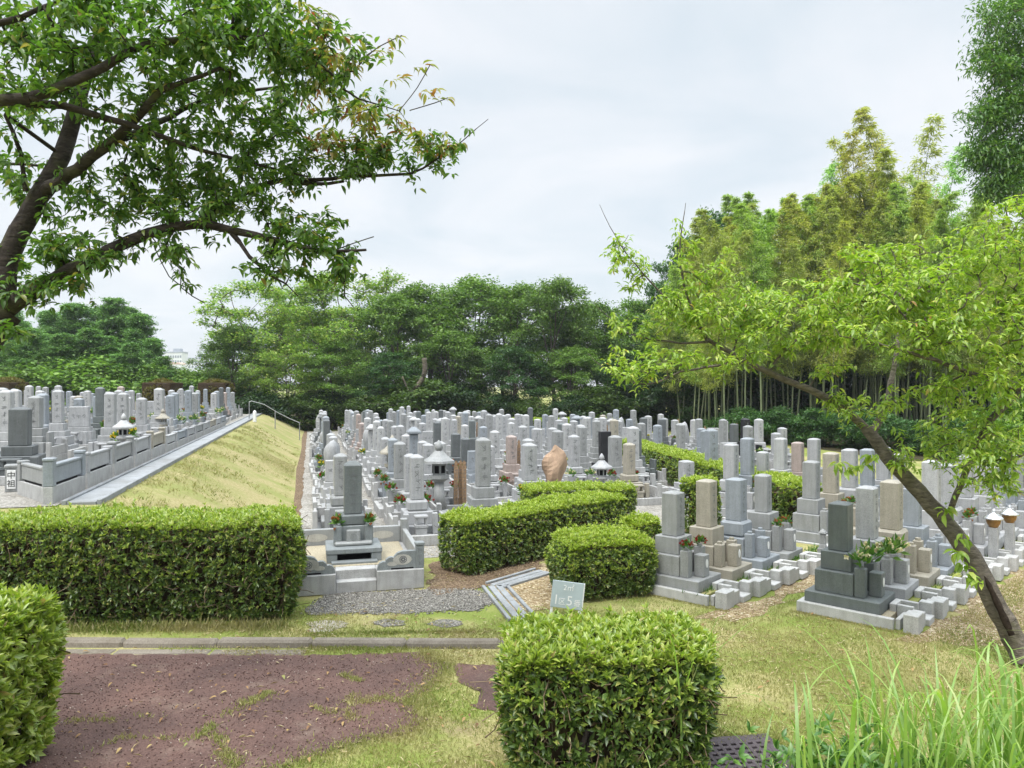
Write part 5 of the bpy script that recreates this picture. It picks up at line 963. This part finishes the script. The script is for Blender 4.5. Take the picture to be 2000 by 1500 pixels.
# crooked bare trunk seen in front of the woods
root = empty('bare_tree', ((815 - 1000) / FPX * 44, 44, 0)); tag(root, 'crooked pale trunk standing in front of the dark woodland', 'tree'); mb = MB(); mb.tube(smooth_line([(0, 0, 0), (-.1, 0, 1.6), (-.25, 0, 2.4), (.2, .1, 3.0), (.45, 0, 3.6), (.42, 0, 4.4)], .2), .15, 7); mb.tube(smooth_line([(-.15, 0, 1.9), (-.6, .1, 2.6), (-.9, 0, 3.3)], .2), .06, 5); mb.obj('trunk', M['bark_far'], root, True)
# bamboo
def bamboo(seed, H=13.0, dense=1.0):
    g = np.random.default_rng(seed); n = 34; t = np.linspace(0, 1, n + 1); az = g.uniform(0, 6.28); bend = H * .13; C = np.stack([np.cos(az) * bend * t ** 3, np.sin(az) * bend * t ** 3, H * (t - .05 * t ** 4)], 1); r = .055 * (1 - t * .92)
    V1, F1 = segs(C[:-1], C[1:], r[:-1], r[1:], 6); A = []; B = []; LP = []; LD = []
    for i in range(11, n + 1):
        w = (i - 11) / (n - 11)
        for _ in range(4):
            a = g.uniform(0, 6.28); ln = (1.8 * (1 - w) ** .9 + .18) * g.uniform(.6, 1.1) * (.5 + min(1, w * 3) * .5); d = np.array([math.cos(a), math.sin(a), .75]); p0 = C[i]; p1 = p0 + d * ln * .6; p2 = p1 + np.array([math.cos(a), math.sin(a), -.35]) * ln * .5; A += [p0, p1]; B += [p1, p2]
            m = int(80 * dense); s = g.uniform(.15, 1, m)[:, None]; q = np.where(s < .6, p0 + (p1 - p0) * s / .6, p1 + (p2 - p1) * (s - .6) / .4); LP.append(q + g.normal(0, .06 + .09 * (1 - w), (m, 3))); LD.append(unit(np.array([[math.cos(a), math.sin(a), -.5]]) + .9 * rvec(g, m)))
    V2, F2 = segs(A, B, .009, .004, 3); LP = np.concatenate(LP); LD = np.concatenate(LD); k = len(LP); l = g.uniform(.12, .24, k); v, f = leaves(T_DIA, LP, LD, np.array([[0, 0, 1.]]) + .6 * rvec(g, k), l, l * .22)
    return [('culm', np_mesh('culm', V1, F1, M['culm'], True)), ('branches', np_mesh('branches', V2, F2, M['culm'])), ('foliage', np_mesh('foliage', v, f, M['bamboo']))]
BB = [bamboo(41), bamboo(42), bamboo(43, 13, .8), bamboo(44, 13, .45)]
tops = lambda px: np.interp(px, [1300, 1350, 1440, 1530, 1600, 1660, 1750, 1820, 1890, 2000], [480, 450, 375, 345, 330, 330, 310, 340, 380, 420])
for k in range(128):
    px = 1335 + (k % 32) * 20 + rnd.uniform(-12, 12); Y = 38 + rnd.uniform(-2, 7) - (px - 1335) * .008 + (4 if k >= 32 else 0); py = tops(px) + rnd.uniform(0, 90) * (1.6 if k < 32 else .6) + (95 if k >= 96 else 0); b = BB[rnd.randrange(3)]; s = (zt_(py, Y)) / 13.0
    r = empty('bamboo', ((px - 1000) / FPX * Y, Y, 0), rnd.uniform(0, 6.28), (max(s, .8), max(s, .8), s)); r.rotation_euler = (rnd.gauss(0, .045), rnd.gauss(0, .045), r.rotation_euler[2]); tag(r, 'olive-green bamboo culm in the dense grove at right', 'bamboo', 'bamboo culms of the grove'); tn = rnd.choice([(1, 1, 1), (1.1, 1.02, .9), (.8, 1.0, .9), (1.08, 1.05, .9), (.8, 1.0, .8)])
    for nm, me in b: o = bpy.data.objects.new(nm, me); COL.objects.link(o); o.parent = r; o.color = (*tn, 1)
for k, (px, py, Y, tn, vv, lb) in enumerate(((1585, 285, 42, (.9, 1.3, 1.5), 3, 'thin pale bamboo plume rising left of the tallest culms'), (1680, 255, 43, (1.2, 1.0, 1.0), 3, 'brownish bamboo plume beside the tallest culm'), (1750, 195, 43, (1.25, 1.1, 1.2), 2, 'tallest olive bamboo plume above the grove'),
        (1815, 285, 41, (.9, 1.35, 1.5), 3, 'pale green feathery bamboo plume at the right of the grove'), (1455, 385, 36, (.85, 1.12, .9), 0, 'fresh green bamboo plume at the left of the grove'), (1880, 350, 38, (1.1, 1.1, 1), 3, 'thin bamboo plume beside the dark narrow-leaved tree'), (1715, 238, 42.5, (1.15, 1.05, 1.1), 3, 'brownish bamboo plume just left of the tallest plume'), (1785, 232, 43.5, (1.15, 1.1, 1.2), 3, 'pale bamboo plume just right of the tallest plume'), (1700, 300, 41, (1.1, 1.05, 1), 1, 'broad olive bamboo plume below the tallest plumes'), (1765, 285, 41.5, (1.1, 1.08, 1), 0, 'dense olive bamboo plume under the pale right plume'), (1850, 320, 40, (1, 1.15, 1.2), 3, 'faint bamboo plume between the pale feathery one and the dark tree'))):
    s = zt_(py, Y) / 13.0; r = empty('bamboo', ((px - 1000) / FPX * Y, Y, 0), rnd.uniform(0, 6.28), (s, s, s)); tag(r, lb, 'bamboo', 'bamboo culms of the grove')
    for nm, me in BB[vv]: o = bpy.data.objects.new(nm, me); COL.objects.link(o); o.parent = r; o.color = (*tn, 1)
# dark narrow-leaved tree at the right edge
g = np.random.default_rng(51); bxy = (12.3, 16.0)
limbs = [([(12.3, 16, 0), (12.2, 16, 3.5), (12.0, 15.9, 6.5), (11.9, 15.9, 9), (11.9, 15.8, 11.5)], .25, .06)] + [(PX([(2080, py + 60, 16), (2010, py + 20, 15.8), (1940, py, 15.7)]), .05, .012) for py in (40, 150, 240, 330)]
pd = [(1985, 30, 70, 50, 15.8, 1.0, 60), (1960, 110, 60, 50, 15.8, .9, 60), (1990, 190, 75, 55, 15.8, 1.0, 80), (1935, 230, 45, 35, 15.6, .7, 34), (1930, 300, 45, 35, 15.6, .7, 34), (1985, 300, 70, 50, 15.8, .9, 70), (1985, 370, 60, 40, 15.8, .9, 46), (2070, 200, 60, 230, 15.9, 1.3, 110), (1940, 360, 35, 25, 15.6, .5, 18), (2060, 480, 60, 60, 15.9, 1.0, 40)]
A, B, ra, rb, tips, dirs = grow(limbs, pads_px(pd, g), g, .25, .2, .006, .1, .5, .3); root = empty('narrow_leaved_tree', (*bxy, 0)); tag(root, 'tall dark narrow-leaved tree cut off by the right edge', 'tree'); off = (-bxy[0], -bxy[1], 0)
child('trunk', wood_mesh('trunk', A, B, ra, rb, M['bark_far'], .03), off); k = len(tips); n = 44; s = np.repeat(tips, n, 0) + g.normal(0, 1, (k * n, 3)) * [.16, .16, .08]; d = unit(np.repeat(dirs, n, 0) * .6 + rvec(g, k * n) * .9 + [0, 0, -.22]); l = g.uniform(.08, .16, k * n); v, f = leaves(T_FOLD, s, d, np.array([[0, 0, 1.]]) + .5 * rvec(g, k * n), l, l * .3); child('foliage', np_mesh('foliage', v, f, M['willow']), off)

# ------------------------------------------------------------------ far town
M['far_wall'] = simple('haze_paled_wall', (.62, .64, .66), .8, .1, .05, .2); M['far_roof'] = simple('far_roof', (.30, .33, .38), .8, .1, .1, .2); M['far_glass'] = simple('far_window_glass', (.16, .19, .23), .3, .4); M['far_orange'] = simple('haze_paled_orange_roof', (.5, .36, .28), .7)  # building colours paled, distance haze put into the paint
def building(px0, px1, pyt, Y, label, roof='flat', rows=4):
    x0, x1 = (px0 - 1000) / FPX * Y, (px1 - 1000) / FPX * Y; h = zt_(pyt, Y); w = x1 - x0; r = empty('building', ((x0 + x1) / 2, Y, 0)); tag(r, label, 'building')
    MB().box(0, 0, 0, w, w * .8, h, .05).obj('wall', M['far_wall'], r)
    for k in range(rows):
        mb = MB()
        for c in range(7): mb.box(-w * .42 + w * .14 * c, -w * .4, h - (k + 1) * 3.4, w * .09, .2, 1.7, .02)
        mb.obj('window_row', M['far_glass'], r)
    mb = MB()
    if roof == 'arch': mb.prism([(w * .52 * math.cos(a), h + w * .16 * math.sin(a)) for a in np.linspace(0, math.pi, 12)], -w * .42, w * .42); mb.obj('roof', M['far_orange'], r)
    else: mb.box(0, 0, h + .01, w * 1.03, w * .84, 1.0, .05).box(w * .1, 0, h + 1.02, w * .4, w * .4, 2.2, .05); mb.obj('roof', M['far_roof'], r)
building(328, 361, 690, 520, 'tall pale distant office block left of the gap in the trees'); building(374, 420, 702, 560, 'wide pale distant block in the gap between the trees', 'flat', 5); building(330, 358, 712, 400, 'distant hall with an orange arched roof in the tree gap', 'arch', 2); building(385, 412, 722, 380, 'low pale distant house at the right of the tree gap', 'flat', 2); building(440, 475, 725, 330, 'pale distant house half hidden by the spreading trees', 'flat', 2); building(290, 330, 722, 450, 'low pale distant block behind the conifers', 'flat', 2)

# ------------------------------------------------------------------ air
m, t, o = newmat('haze_air'); pv = t.nodes.new('ShaderNodeVolumePrincipled'); pv.inputs['Color'].default_value = (.9, .94, 1, 1); pv.inputs['Density'].default_value = .00045; pv.inputs['Anisotropy'].default_value = .2
t.links.new(pv.outputs[0], o.inputs['Volume']); mb = MB(); mb.box(0, 330, -1, 1000, 760, 61, .01); tag(mb.obj('haze', m), kind='stuff')
SC.cycles.volume_bounces = 0
